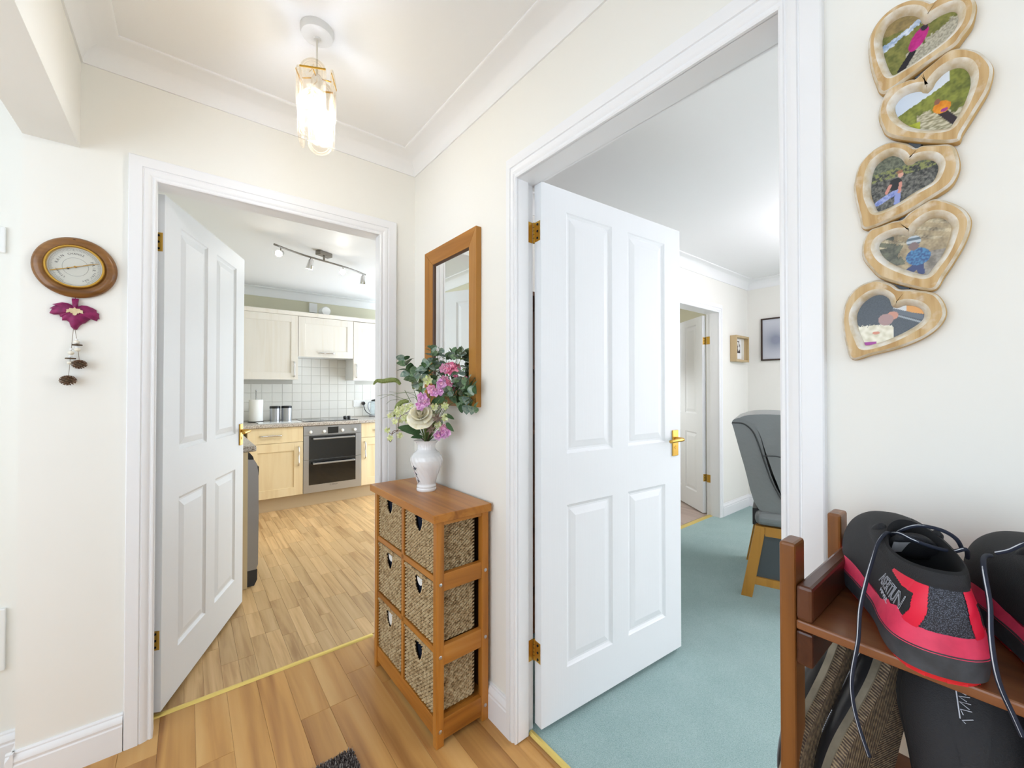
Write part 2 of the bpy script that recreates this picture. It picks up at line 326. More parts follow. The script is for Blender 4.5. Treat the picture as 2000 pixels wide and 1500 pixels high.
DATA = json.loads('''{"hearts": [[[[-0.1414, 1.7374], [-0.1518, 1.7641], [-0.1581, 1.7987], [-0.1599, 1.8329], [-0.1545, 1.8523], [-0.1437, 1.8655], [-0.1302, 1.8718], [-0.1178, 1.8717], [-0.1058, 1.8677], [-0.0942, 1.8582], [-0.0872, 1.8496], [-0.0841, 1.8453], [-0.0816, 1.847], [-0.0719, 1.8488], [-0.0586, 1.8445], [-0.0483, 1.8336], [-0.0421, 1.8193], [-0.0407, 1.8049], [-0.0446, 1.7866], [-0.0539, 1.7738], [-0.0618, 1.7645], [-0.0864, 1.7566], [-0.1111, 1.7462]], [[-0.1333, 1.7617], [-0.1419, 1.7841], [-0.1473, 1.8136], [-0.1477, 1.8356], [-0.1398, 1.854], [-0.124, 1.8598], [-0.1089, 1.8546], [-0.0972, 1.8428], [-0.0913, 1.8278], [-0.0845, 1.829], [-0.0734, 1.83], [-0.0614, 1.8266], [-0.0549, 1.8169], [-0.0544, 1.8013], [-0.0603, 1.788], [-0.0738, 1.7774], [-0.0949, 1.7691], [-0.1171, 1.7623]]], [[[-0.0616, 1.6197], [-0.0958, 1.636], [-0.134, 1.6627], [-0.1442, 1.685], [-0.1477, 1.7052], [-0.1452, 1.7212], [-0.1371, 1.7393], [-0.1248, 1.7428], [-0.1097, 1.7416], [-0.1035, 1.7391], [-0.095, 1.7457], [-0.0809, 1.7537], [-0.0672, 1.7602], [-0.0541, 1.7555], [-0.0389, 1.7407], [-0.0286, 1.7209], [-0.0252, 1.7038], [-0.0296, 1.6802], [-0.0421, 1.6551], [-0.055, 1.631]], [[-0.0681, 1.6424], [-0.0886, 1.6493], [-0.1102, 1.6636], [-0.1253, 1.6828], [-0.132, 1.699], [-0.1328, 1.7144], [-0.1234, 1.7261], [-0.1098, 1.7288], [-0.0966, 1.7242], [-0.091, 1.7178], [-0.0852, 1.7286], [-0.0741, 1.7378], [-0.0607, 1.7389], [-0.0491, 1.7306], [-0.0429, 1.7147], [-0.043, 1.6957], [-0.0508, 1.6694], [-0.06, 1.6511]]], [[[-0.1667, 1.5202], [-0.1734, 1.5445], [-0.1784, 1.573], [-0.1809, 1.5963], [-0.1796, 1.6053], [-0.1772, 1.62], [-0.1725, 1.6336], [-0.1625, 1.6447], [-0.1492, 1.6517], [-0.1348, 1.6531], [-0.1164, 1.6427], [-0.1075, 1.6327], [-0.1039, 1.6285], [-0.0973, 1.6296], [-0.0818, 1.6239], [-0.0656, 1.6157], [-0.0598, 1.5965], [-0.0586, 1.5804], [-0.0613, 1.5679], [-0.0687, 1.5553], [-0.0866, 1.5448], [-0.1127, 1.5316], [-0.1326, 1.5256]], [[-0.1516, 1.5427], [-0.1598, 1.5597], [-0.1643, 1.5811], [-0.1628, 1.6069], [-0.1577, 1.625], [-0.1461, 1.6351], [-0.1318, 1.6372], [-0.1195, 1.627], [-0.1121, 1.6126], [-0.1061, 1.6156], [-0.0931, 1.614], [-0.0819, 1.606], [-0.0765, 1.594], [-0.078, 1.5808], [-0.085, 1.5676], [-0.1051, 1.5588], [-0.1262, 1.5478]]], [[[-0.0869, 1.4016], [-0.115, 1.4131], [-0.1459, 1.4321], [-0.1588, 1.4501], [-0.1688, 1.47], [-0.1707, 1.486], [-0.1677, 1.5028], [-0.1601, 1.516], [-0.1469, 1.5184], [-0.1326, 1.5214], [-0.1203, 1.521], [-0.1127, 1.5289], [-0.0994, 1.5362], [-0.0852, 1.5412], [-0.0689, 1.531], [-0.0558, 1.5166], [-0.0489, 1.5012], [-0.0484, 1.4877], [-0.0536, 1.4663], [-0.0642, 1.442], [-0.0751, 1.421]], [[-0.0924, 1.4244], [-0.1089, 1.4304], [-0.13, 1.4456], [-0.1457, 1.4621], [-0.1537, 1.4793], [-0.1536, 1.4923], [-0.1454, 1.5007], [-0.1296, 1.5046], [-0.1181, 1.5019], [-0.1126, 1.4986], [-0.1054, 1.5096], [-0.091, 1.5187], [-0.0785, 1.5169], [-0.0677, 1.507], [-0.0632, 1.4942], [-0.0653, 1.4773], [-0.0721, 1.4557], [-0.0818, 1.4384]]], [[[-0.1854, 1.3003], [-0.1941, 1.3313], [-0.1978, 1.3635], [-0.1955, 1.3904], [-0.1864, 1.4137], [-0.1708, 1.4263], [-0.1524, 1.4296], [-0.1349, 1.4196], [-0.1253, 1.4093], [-0.1121, 1.4064], [-0.089, 1.3976], [-0.0794, 1.3863], [-0.0744, 1.3697], [-0.0756, 1.3561], [-0.0839, 1.3413], [-0.1009, 1.327], [-0.1278, 1.3149], [-0.1598, 1.3065]], [[-0.1706, 1.3193], [-0.1765, 1.332], [-0.183, 1.3549], [-0.184, 1.3774], [-0.1761, 1.3963], [-0.1608, 1.409], [-0.146, 1.4096], [-0.135, 1.3997], [-0.1304, 1.3856], [-0.1197, 1.388], [-0.1063, 1.3844], [-0.0963, 1.3751], [-0.0935, 1.3626], [-0.0993, 1.3512], [-0.1125, 1.3405], [-0.1308, 1.3299], [-0.1531, 1.3212]]]], "tails": [[[0.6248, 1.7377, 1.2651], [0.636, 1.7285, 1.2812], [0.6562, 1.7125, 1.2796], [0.6813, 1.6924, 1.2844], [0.7015, 1.6764, 1.2828], [0.7142, 1.6665, 1.2667], [0.7294, 1.6547, 1.241]], [[0.6817, 1.6557, 1.1288], [0.689, 1.6496, 1.1526], [0.6951, 1.6445, 1.1747], [0.7098, 1.6326, 1.1921], [0.7296, 1.6168, 1.1937], [0.7464, 1.6165, 1.1743]], [[0.7596, 1.6306, 1.2474], [0.7581, 1.6313, 1.2796], [0.7555, 1.6331, 1.3053], [0.7617, 1.628, 1.3214], [0.7717, 1.62, 1.3182], [0.7718, 1.6201, 1.3053]], [[0.7759, 1.5923, 1.2283], [0.7732, 1.5939, 1.2665], [0.778, 1.5898, 1.292], [0.7866, 1.5827, 1.3142]], [[0.7908, 1.6304, 1.3157], [0.7907, 1.6303, 1.332], [0.7913, 1.6296, 1.3499]]], "grass": [[[0.7725, 1.621, 1.1959], [0.7297, 1.655, 1.2023], [0.6918, 1.6849, 1.2184], [0.6666, 1.7049, 1.2217], [0.6364, 1.729, 1.2162]], [[0.7725, 1.621, 1.1959], [0.7446, 1.6427, 1.2281], [0.7169, 1.6648, 1.2281], [0.6817, 1.6929, 1.2217], [0.6478, 1.7201, 1.204]], [[0.7699, 1.6229, 1.2088], [0.7496, 1.6387, 1.2313], [0.7093, 1.6708, 1.2313], [0.6779, 1.6958, 1.2345]], [[0.7499, 1.6391, 1.183], [0.7146, 1.667, 1.1991], [0.6844, 1.6911, 1.1975], [0.6681, 1.7042, 1.1814]], [[0.7501, 1.6392, 1.1637], [0.7148, 1.6673, 1.1589], [0.667, 1.7055, 1.1515]], [[0.7351, 1.6514, 1.1444], [0.6949, 1.6836, 1.1299], [0.6572, 1.7137, 1.1219]]], "twigs": [[[0.7771, 1.5938, 1.0375], [0.7293, 1.5932, 1.0599], [0.7006, 1.6031, 1.0719], [0.6811, 1.6186, 1.0719], [0.6642, 1.6322, 1.061], [0.6544, 1.6399, 1.0673], [0.6483, 1.6446, 1.0812]], [[0.6642, 1.6322, 1.0579], [0.669, 1.6283, 1.0719], [0.6835, 1.6166, 1.0766], [0.6858, 1.6145, 1.1045], [0.6934, 1.6209, 1.1287], [0.7068, 1.6101, 1.1412], [0.733, 1.6018, 1.1563]], [[0.6642, 1.6322, 1.0579], [0.6643, 1.6324, 1.0393], [0.6595, 1.6364, 1.0269], [0.6546, 1.6402, 1.0362]]], "lime": [[0.6589, 1.6355, 1.1356], [0.6736, 1.6241, 1.1123], [0.6594, 1.6362, 1.044], [0.691, 1.611, 1.0533], [0.6495, 1.6437, 1.0766], [0.7035, 1.6254, 1.15], [0.723, 1.6096, 1.1688], [0.7135, 1.6177, 1.1248], [0.7332, 1.6021, 1.1248], [0.6936, 1.6331, 1.1594], [0.7887, 1.5558, 1.282], [0.7966, 1.5126, 1.1728], [0.8353, 1.4945, 1.1754], [0.8356, 1.4949, 1.1288], [0.8139, 1.5126, 1.0978], [0.7834, 1.5473, 1.2813]], "rose": [0.7471, 1.5396, 1.14], "rose_stem": [[0.7863, 1.5738, 1.0292], [0.7618, 1.5284, 1.1063]], "pink": [[[0.8501, 1.4807, 1.3401], [0.8696, 1.4652, 1.3324], [0.8466, 1.4837, 1.323], [0.8331, 1.4943, 1.3308]], [[0.814, 1.4847, 1.2669], [0.8094, 1.4888, 1.2393], [0.7927, 1.5022, 1.2285], [0.783, 1.5098, 1.2454]], [[0.848, 1.4706, 1.2562], [0.8346, 1.4811, 1.267], [0.836, 1.4803, 1.2469], [0.8261, 1.4877, 1.284]], [[0.7513, 1.51, 1.1939], [0.7441, 1.5155, 1.2121], [0.7396, 1.5196, 1.1802]], [[0.8154, 1.5119, 1.0527], [0.83, 1.5003, 1.0605], [0.8396, 1.4925, 1.0667], [0.8323, 1.4982, 1.0822]]], "buds": [[0.8698, 1.4655, 1.2951], [0.875, 1.4038, 1.2863], [0.8308, 1.5091, 1.3157]], "euc": [[[0.7876, 1.5855, 1.0305], [0.7963, 1.5761, 1.2182], [0.813, 1.5613, 1.3454], [0.8076, 1.5648, 1.4059], [0.8075, 1.5646, 1.4218]], [[0.8017, 1.5999, 1.028], [0.8181, 1.5844, 1.2178], [0.8451, 1.5614, 1.3305], [0.8372, 1.567, 1.3884], [0.8471, 1.5587, 1.4173]], [[0.7975, 1.5776, 1.0305], [0.8337, 1.5464, 1.2182], [0.8555, 1.5278, 1.3136], [0.8576, 1.5254, 1.3709], [0.855, 1.5272, 1.39]], [[0.8093, 1.5939, 1.028], [0.8633, 1.548, 1.25], [0.875, 1.4744, 1.3595], [0.875, 1.4929, 1.3983], [0.875, 1.5242, 1.3972]], [[0.8093, 1.5939, 1.028], [0.875, 1.5365, 1.25], [0.875, 1.4445, 1.3549], [0.875, 1.4446, 1.3888], [0.875, 1.4155, 1.4052]], [[0.7876, 1.5855, 1.0305], [0.7715, 1.5959, 1.2182], [0.751, 1.6112, 1.2977], [0.731, 1.6268, 1.3264], [0.7207, 1.6343, 1.3773]], [[0.7932, 1.5554, 1.0331], [0.8487, 1.5091, 1.2029], [0.875, 1.4501, 1.25], [0.875, 1.3813, 1.262], [0.875, 1.3271, 1.2588]], [[0.791, 1.5444, 1.0344], [0.8392, 1.5045, 1.1563], [0.875, 1.4619, 1.1941], [0.875, 1.3923, 1.1839], [0.875, 1.3165, 1.1776]], [[0.772, 1.5339, 1.0369], [0.8049, 1.5058, 1.1882], [0.853, 1.467, 1.2253], [0.875, 1.4266, 1.2195], [0.875, 1.3592, 1.2145]], [[0.795, 1.5796, 1.0305], [0.8163, 1.5604, 1.2023], [0.8531, 1.53, 1.2882], [0.875, 1.4743, 1.3063], [0.875, 1.4096, 1.3319]], [[0.783, 1.5764, 1.0318], [0.7969, 1.5633, 1.1868], [0.7987, 1.5605, 1.2975], [0.791, 1.5661, 1.3291], [0.7811, 1.574, 1.3354]]], "leaves": [[[0.7776, 1.5935, 1.0305], [0.759, 1.5567, 1.0673], [0.6792, 1.5688, 1.0913]], [[0.7776, 1.5935, 1.0305], [0.764, 1.553, 1.0486], [0.7193, 1.5501, 1.0522]], [[0.8003, 1.5626, 1.0318], [0.8295, 1.4745, 1.1088], [0.8387, 1.4419, 1.0801]], [[0.8003, 1.5626, 1.0318], [0.8343, 1.4958, 1.1413], [0.8561, 1.4659, 1.1265]], [[0.783, 1.5764, 1.0318], [0.7903, 1.5302, 1.1879], [0.8216, 1.4795, 1.207]], [[0.7929, 1.5685, 1.0318], [0.8271, 1.5145, 1.125], [0.8224, 1.493, 1.0987]]], "succ": [[0.7804, 1.5139, 1.0811], [0.8065, 1.5053, 1.1265]], "lace": [[[0.69, 0.1034, 1.0624], [0.668, 0.1056, 1.0742], [0.645, 0.1097, 1.0672], [0.615, 0.1096, 1.0556], [0.592, 0.1113, 1.0355], [0.583, 0.1151, 1.0058], [0.578, 0.1161, 0.9735], [0.576, 0.1212, 0.9325], [0.576, 0.1205, 0.9049], [0.576, 0.1154, 0.8802], [0.578, 0.1074, 0.8526]], [[0.69, 0.1, 1.0709], [0.68, 0.0881, 1.0826], [0.68, 0.0771, 1.0873], [0.685, 0.0609, 1.0852], [0.69, 0.05, 1.0771], [0.7, 0.046, 1.0631]], [[0.69, 0.1081, 1.0674], [0.67, 0.0944, 1.0756], [0.66, 0.0813, 1.0738], [0.665, 0.0673, 1.0692], [0.675, 0.0522, 1.0662], [0.675, 0.0421, 1.0716], [0.69, 0.0416, 1.0583]], [[0.68, 0.0243, 1.0692], [0.645, 0.0275, 1.0755], [0.615, 0.0263, 1.0701], [0.6, 0.0224, 1.044], [0.583, 0.0211, 1.0172], [0.577, 0.0169, 0.9846], [0.576, 0.0083, 0.9582], [0.576, 0.0033, 0.9435]]], "lace2": [[[0.66, 0.0201, 1.0783], [0.66, 0.0116, 1.0836], [0.66, 0.0049, 1.0903], [0.67, -0.0032, 1.096]]]}''')
# ------------------------------------------------------------------ the setting
XR, YL, ZC = 0.918, 1.96, 2.42          # hall: right wall face, far wall face, ceiling
XB, XE, ZB = -0.285, -0.411, 2.053      # bulkhead face, end of far wall, bulkhead soffit
LX0, LX1 = -0.089, 0.730                # kitchen doorway
RY0, RY1 = 0.298, 1.120                 # lounge doorway
HD = 1.998

def wall_boxes(axis, p0, p1, a0, a1, z0, z1, holes=()):
    """wall slab between p0..p1 on its normal axis, running a0..a1, with rectangular holes (a0,a1,z0,z1)"""
    mb = MB(); cuts = sorted(set([a0, a1] + [h[0] for h in holes] + [h[1] for h in holes]))
    for u0, u1 in zip(cuts, cuts[1:]):
        hs = sorted([h for h in holes if h[0] <= u0 + 1e-6 and h[1] >= u1 - 1e-6], key=lambda h: h[2]); z = z0
        for h in hs + [(0, 0, z1, z1)]:
            if h[2] > z + 1e-6:
                if axis == 'y': mb.box(u0, u1, p0, p1, z, h[2])
                else: mb.box(p0, p1, u0, u1, z, h[2])
            z = max(z, h[3])
    return mb
def wall(name, label, axis, p0, p1, a0, a1, z0, z1, holes=(), m='wall'):
    return struct(obj(name, wall_boxes(axis, p0, p1, a0, a1, z0, z1, holes), m), label, 'wall')

wall('wall_front', 'cream painted hall wall around the kitchen doorway', 'y', YL, YL + .08, XE, XR + .08, 0, 2.6, [(LX0 - .02, LX1 + .02, 0, HD + .02)])
wall('wall_right', 'cream painted hall wall with the lounge doorway and mirror', 'x', XR, XR + .08, -2.3, YL, 0, 2.6, [(RY0 - .02, RY1 + .02, 0, HD + .02)])
wall('wall_recess', 'pale strip of recessed wall at far left beyond the hall corner', 'y', 2.09, 2.14, -1.75, XE, 0, 2.6)
wall('wall_return', 'short return at the end of the barometer wall', 'x', XE, XE + .05, YL + .08, 2.14, 0, 2.6)
wall('wall_bulkhead', 'cream bulkhead beam over the opening at upper left', 'x', XE, XB, -2.3, YL, ZB, 2.6)
wall('wall_rear', 'hall wall with the added glazed front door behind the viewer', 'y', -2.4, -2.3, -1.75, XR + .08, 0, 2.6, [(-.2, .8, .15, 2.1)])
wall('wall_left', 'stair side wall with the added window', 'x', -1.8, -1.7, -2.4, 2.14, 0, 2.6, [(-1.32, 1.62, .68, 2.22)])
# kitchen
KC = 2.37
kb = wall('wall_kitchen_back', 'olive kitchen wall with white square tiles above the worktop', 'y', 5.30, 5.38, -.40, 2.7, 0, 2.6, m='olive')
wall('wall_kitchen_left', 'kitchen side wall behind the open door', 'x', -.40, -.32, 2.14, 5.30, 0, 2.6, m='olive')
wall('wall_kitchen_right', 'kitchen side wall with the window', 'x', 2.6, 2.7, 2.04, 5.30, 0, 2.6, [(3.28, 5.22, .04, 2.12)], m='olive')
wall('wall_kitchen_front', 'kitchen side of the wall beside the doorway', 'y', 2.0, 2.04, XR + .08, 2.7, 0, 2.6)
# lounge
LZ = 2.38
D2X0, D2X1 = 3.19, 4.009
wall('wall_lounge_back', 'pale cream lounge wall with a second doorway', 'y', 1.84, 1.96, XR + .08, 4.95, 0, 2.6, [(D2X0 - .02, D2X1 + .02, 0, 2.0)])
wall('wall_lounge_right', 'pale cream lounge wall carrying the blurred picture', 'x', 4.68, 4.76, -3.2, 1.84, 0, 2.6, [(-2.75, -.25, .68, 2.14)])
wall('wall_lounge_front', 'lounge wall with the wide window', 'y', -3.3, -3.2, XR + .08, 4.76, 0, 2.6, [(1.35, 4.25, .68, 2.14)])
wall('wall_lounge_left', 'lounge wall beyond the shoe rack', 'x', XR + .0801, XR + .081, -3.2, -2.3, 0, 2.6)
# room beyond the lounge
wall('wall_far_back', 'wall of the room beyond the lounge', 'y', 3.40, 3.48, 2.9, 5.1, 0, 2.6, [(3.0, 4.2, .95, 2.05)], m='olive')
wall('wall_far_right', 'side wall of the room beyond the lounge', 'x', 4.95, 5.03, 1.96, 3.40, 0, 2.6, m='olive')
wall('wall_far_left', 'inner wall of the room beyond the lounge', 'x', 2.85, 2.93, 1.96, 3.48, 0, 2.6, m='olive')

# window joinery in the openings (all out of view, most put in to light the rooms)
def window(n, label, axis, p, a0, a1, z0, z1, bars):
    w = struct(thing('window_%d' % n, label, 'window'), label, 'window'); f = MB(); g = MB(); t = .05
    def bx(m, u0, u1, q0, q1, d=.03):
        if axis == 'y': m.box(u0, u1, p - d, p + d, q0, q1)
        else: m.box(p - d, p + d, u0, u1, q0, q1)
    bx(f, a0, a1, z0, z0 + t); bx(f, a0, a1, z1 - t, z1); bx(f, a0, a0 + t, z0, z1); bx(f, a1 - t, a1, z0, z1)
    for k in range(1, bars): u = a0 + (a1 - a0) * k / bars; bx(f, u - t / 2, u + t / 2, z0, z1)
    obj('window_frame', f, 'whitep', w)
    bx(g, a0, a1, z0, z1, .003); obj('pane', g, 'glass', w)
t = NT('window_glass'); tr = t.n('ShaderNodeBsdfTransparent'); gl = t.n('ShaderNodeBsdfGlossy'); gl.inputs['Roughness'].default_value = .02; mxs = t.n('ShaderNodeMixShader'); mxs.inputs[0].default_value = .06
t.l(tr.outputs[0], mxs.inputs[1]); t.l(gl.outputs[0], mxs.inputs[2]); t.l(mxs.outputs[0], t.out.inputs[0]); MT['glass'] = t.m
window(1, 'unseen glazed front door added to light the hall', 'y', -2.36, -.2, .8, .15, 2.1, 1)  # unseen glazing put in to light the hall from behind
window(2, 'wide unseen stair window added to light the hall', 'x', -1.76, -1.32, 1.62, .68, 2.22, 3)  # unseen window put in to brighten the hall
window(3, 'wide lounge window', 'y', -3.26, 1.35, 4.25, .68, 2.14, 4)
window(6, 'unseen second window added to light the lounge sideways', 'x', 4.72, -2.75, -.25, .68, 2.14, 3)  # second lounge window, unseen, added for light from the side
window(4, 'unseen kitchen window enlarged for softer light', 'x', 2.66, 3.28, 5.22, .04, 2.12, 2)  # unseen glazing, enlarged to weaken its reflection on the door
window(5, 'rear room window', 'y', 3.45, 3.0, 4.2, .95, 2.05, 2)

# ceilings
def slab(name, label, x0, x1, y0, y1, z0, z1, m, cat): return struct(obj(name, box(x0, x1, y0, y1, z0, z1), m), label, cat)
slab('ceiling', 'white hall ceiling', XB, XR, -2.3, YL, ZC, ZC + .1, 'ceil', 'ceiling')
slab('ceiling', 'white ceiling over the stair side at far left', -1.75, XE, -2.3, 2.09, ZC, ZC + .1, 'ceil', 'ceiling')
slab('ceiling', 'white kitchen ceiling', -.35, 2.65, 2.04, 5.3, KC, KC + .1, plain('kitchen_ceiling_sheen', '#F2F3F5', .55, spec=.15), 'ceiling')
slab('ceiling', 'white lounge ceiling', XR + .08, 4.68, -3.2, 1.84, LZ, LZ + .1, 'ceil', 'ceiling')
slab('ceiling', 'white ceiling of the room beyond the lounge', 2.9, 5.0, 1.96, 3.4, LZ, LZ + .1, 'ceil', 'ceiling')

# coving: a concave profile swept round the room
def coving(n, label, x0, x1, y0, y1, zc, proj=.10, drop=.075):
    prof = [(0, -drop - .004), (.006, -drop - .004), (.006, -drop)]
    for k in range(9):
        a = k / 8 * math.pi / 2
        prof.append((proj - .012 - (proj - .018) * math.cos(a) , -.010 - (drop - .010) * (1 - math.sin(a))))
    prof += [(proj - .006, -.010), (proj, -.006), (proj, .0)]
    mb = MB(); N = len(prof); vs = []
    for cx, cy, sx, sy in ((x0, y0, 1, 1), (x1, y0, -1, 1), (x1, y1, -1, -1), (x0, y1, 1, -1)):
        vs += [(cx + sx * d, cy + sy * d, zc + z) for d, z in prof]
    fs = []
    for c in range(4):
        for i in range(N - 1): a, b = c * N, ((c + 1) % 4) * N; fs.append((a + i, b + i, b + i + 1, a + i + 1))
    mb.add(vs, fs); struct(obj('trim_%d' % n, mb, 'ceil', smooth=35, fix=False), label, 'coving')
coving(1, 'white plaster coving around the hall ceiling', XB, XR, -2.3, YL, ZC)
coving(2, 'white plaster coving around the kitchen ceiling', -.32, 2.6, 2.04, 5.3, KC, .085, .09)
coving(3, 'white plaster coving around the lounge ceiling', XR + .08, 4.68, -3.2, 1.84, LZ, .09, .085)

# skirting
SK = [(0, 0), (.018, 0), (.018, .086), (.0155, .090), (.0155, .094), (.0175, .099), (.016, .107), (.011, .114), (.008, .117), (.008, .122), (.005, .126), (0, .126)]
def skirt(mb, axis, wallp, sgn, a0, a1, h=1.0):
    vs = []
    for a in (a0, a1):
        for d, z in SK: vs.append((a, wallp + sgn * d, z * h) if axis == 'y' else (wallp + sgn * d, a, z * h))
    N = len(SK); mb.add(vs, [(i, i + 1, N + i + 1, N + i) for i in range(N - 1)] + [tuple(range(N)), tuple(range(N, 2 * N))])
def baseboard(name, label, runs):
    mb = MB()
    for r in runs: skirt(mb, *r)
    struct(obj(name, mb, 'gloss', smooth=30), label, 'skirting board')
baseboard('baseboard_front', 'white moulded skirting under the barometer', [('y', YL, -1, XE - .018, LX0 - .078), ('y', YL, -1, LX1 + .078, XR)])
baseboard('baseboard_recess', 'white skirting on the recessed wall at far left', [('y', 2.09, -1, -1.7, XE - .001), ('x', XE, -1, YL - .018, 2.09)])
baseboard('baseboard_right', 'white moulded skirting on the hall wall by the rack and basket cabinet', [('x', XR, -1, -2.3, RY0 - .078), ('x', XR, -1, RY1 + .046, YL)])
baseboard('baseboard_lounge', 'white moulded skirting in the lounge corner behind the chair', [('y', 1.84, -1, D2X1 + .062, 4.68), ('x', 4.68, -1, -3.2, 1.84), ('y', 1.84, -1, XR + .08, D2X0 - .062)])

# architraves: moulded profile mitred round three sides of an opening
AR = [(0, 0), (0, .009), (.004, .0115), (.009, .0115), (.011, .0085), (.014, .0085), (.018, .0125), (.026, .0155), (.034, .0165), (.036, .0140), (.038, .0140), (.040, .0180), (.0735, .0180), (.076, .0155), (.076, 0)]
def architrave(n, label, axis, wallp, sgn, a0, a1, head, wl=1.0, wr=1.0):
    mb = MB(); vs = []; N = len(AR)
    for o, p in AR:
        q = wallp + sgn * p
        for a, z in ((a0 - o * wl, 0), (a0 - o * wl, head + o), (a1 + o * wr, head + o), (a1 + o * wr, 0)):
            vs.append((a, q, z) if axis == 'y' else (q, a, z))
    fs = [(i * 4 + k, i * 4 + k + 1, (i + 1) * 4 + k + 1, (i + 1) * 4 + k) for i in range(N - 1) for k in range(3)]
    mb.add(vs, fs); struct(obj('trim_%d' % n, mb, 'gloss', smooth=25), label, 'door frame')
def lining(n, label, axis, p0, p1, a0, a1, head, reb0, reb1):
    """jamb boards; between reb0..reb1 on the normal axis they step back 12 mm for the leaf"""
    mb = MB()
    def bx(u0, u1, q0, q1, z0, z1):
        if axis == 'y': mb.box(u0, u1, q0, q1, z0, z1)
        else: mb.box(q0, q1, u0, u1, z0, z1)
    for q0, q1, e in ((p0, reb0, 0), (reb0, reb1, .012)):
        bx(a0 - .02, a0 - e, q0, q1, 0, head + .02); bx(a1 + e, a1 + .02, q0, q1, 0, head + .02); bx(a0 - e, a1 + e, q0, q1, head, head + .02)
    struct(obj('trim_%d' % n, mb, 'gloss'), label, 'door frame')
architrave(4, 'white moulded architrave round the kitchen doorway', 'y', YL, -1, LX0, LX1, HD, wr=1.08)
lining(5, 'white jamb lining of the kitchen doorway', 'y', YL - .001, YL + .081, LX0, LX1, HD, YL + .045, YL + .081)
architrave(6, 'white moulded architrave round the lounge doorway', 'x', XR, -1, RY0, RY1, HD, wl=.95, wr=.62)
lining(7, 'white jamb lining of the lounge doorway', 'x', XR - .001, XR + .081, RY0, RY1, HD, XR + .05, XR + .081)
architrave(8, 'white architrave round the second doorway seen through the lounge', 'y', 1.84, -1, D2X0, D2X1, 1.979, wl=.75, wr=.75)
lining(9, 'white jamb lining of the second doorway in the lounge', 'y', 1.839, 1.961, D2X0, D2X1, 1.979, 1.92, 1.961)
architrave(10, 'white architrave on the lounge side of the doorway', 'x', XR + .08, 1, RY0, RY1 + .03, HD)

# ------------------------------------------------------------------ floors
def chamfer_plank(w, l, t=.008, c=.0009):
    return MB().add([(0, 0, -t), (w, 0, -t), (w, l, -t), (0, l, -t), (0, 0, -c), (w, 0, -c), (w, l, -c), (0, l, -c), (c, c, 0), (w - c, c, 0), (w - c, l - c, 0), (c, l - c, 0)],
                    [(0, 1, 5, 4), (1, 2, 6, 5), (2, 3, 7, 6), (3, 0, 4, 7), (4, 5, 9, 8), (5, 6, 10, 9), (6, 7, 11, 10), (7, 4, 8, 11), (8, 9, 10, 11)])
_pm = {}
def plank(parent, x, y, w, l, m):
    key = (round(w, 3), round(l, 2), m)
    if key not in _pm: _pm[key] = chamfer_plank(w, l).mesh('plank'); _pm[key].materials.append(MT[m])
    o = bpy.data.objects.new('plank', _pm[key]); o.location = (x, y, 0); o.parent = parent; col.objects.link(o)
fl = struct(obj('floor', box(-1.75, XR + .04, -2.4, 2.058, -.05, -.0045), 'hallplank'), 'warm oak laminate plank floor of the hall', 'floor')
rnd = random.Random(3)
for i in range(-5, 9):
    x = .031 + .104 * i; w = .104
    if x < -.5: continue
    if x + w > XR - .01: w = XR - .005 - x
    if w < .02: continue
    y = 2.056; first = True
    while y > .5:
        l = rnd.choice((.55, .70, .90)) if not first else rnd.choice((.20, .35, .50, .65)); first = False
        plank(fl, x, y - l, w - .0004, l - .0006, 'hallplank'); y -= l
# hall floor running into the lounge doorway
slab('floor', 'strip of hall laminate in the lounge doorway', XR + .04, XR + .058, RY0 - .02, RY1 + .02, -.05, -.001, 'hallplank', 'floor')
kf = struct(obj('floor', box(-.4, 2.7, 2.058, 5.3, -.05, -.0035), 'kitplank'), 'pale oak strip floor of the kitchen', 'floor')
for i in range(-2, 28):
    x = -.002 + .0645 * i; y = 2.082; first = True
    while y < 4.78:
        l = rnd.choice((.26, .34, .42)) if not first else rnd.choice((.10, .18, .26, .34)); first = False
        if y + l > 4.80: l = max(.05, round(4.80 - y, 2))
        plank(kf, x, y, .0641, l - .0005, 'kitplank'); y += l
slab('floor', 'teal green lounge carpet', XR + .058, 4.68, -3.2, 1.90, -.05, .004, 'carpet', 'carpet')
slab('floor', 'greyish laminate floor in the room beyond the lounge', 2.9, 5.0, 1.96, 3.4, -.05, .002, 'greyplank', 'floor')

# threshold strips (brass coloured)
def threshold(label, p0, p1, w, h=.006):
    a = Vector(p0); b = Vector(p1); d = (b - a).normalized(); nrm = Vector((-d.y, d.x, 0)); mb = MB(); vs = []
    prof = [(0, 0), (.004, h * .6), (w * .3, h), (w * .7, h), (w - .004, h * .6), (w, 0)]
    for q in (a, b): vs += [tuple(q + nrm * o + Vector((0, 0, z))) for o, z in prof]
    mb.add(vs, [(i, i + 1, 7 + i, 6 + i) for i in range(5)] + [(0, 1, 2, 3, 4, 5), (6, 7, 8, 9, 10, 11)])
    o = obj('threshold_strip', mb, 'goldstrip', smooth=40); tag(o, label, 'threshold strip'); return o
threshold('gold threshold strip on the floor of the kitchen doorway', (LX0 - .012, 2.055, 0), (LX1 + .012, 2.055, 0), .028)
threshold('gold threshold strip between hall laminate and teal carpet', (XR + .078, RY0 - .012, 0), (XR + .078, RY1 + .005, 0), .024, .010)
threshold('thin gold strip under the second doorway in the lounge', (D2X0, 1.90, .004), (D2X1 + .01, 1.90, .004), .05, .004)

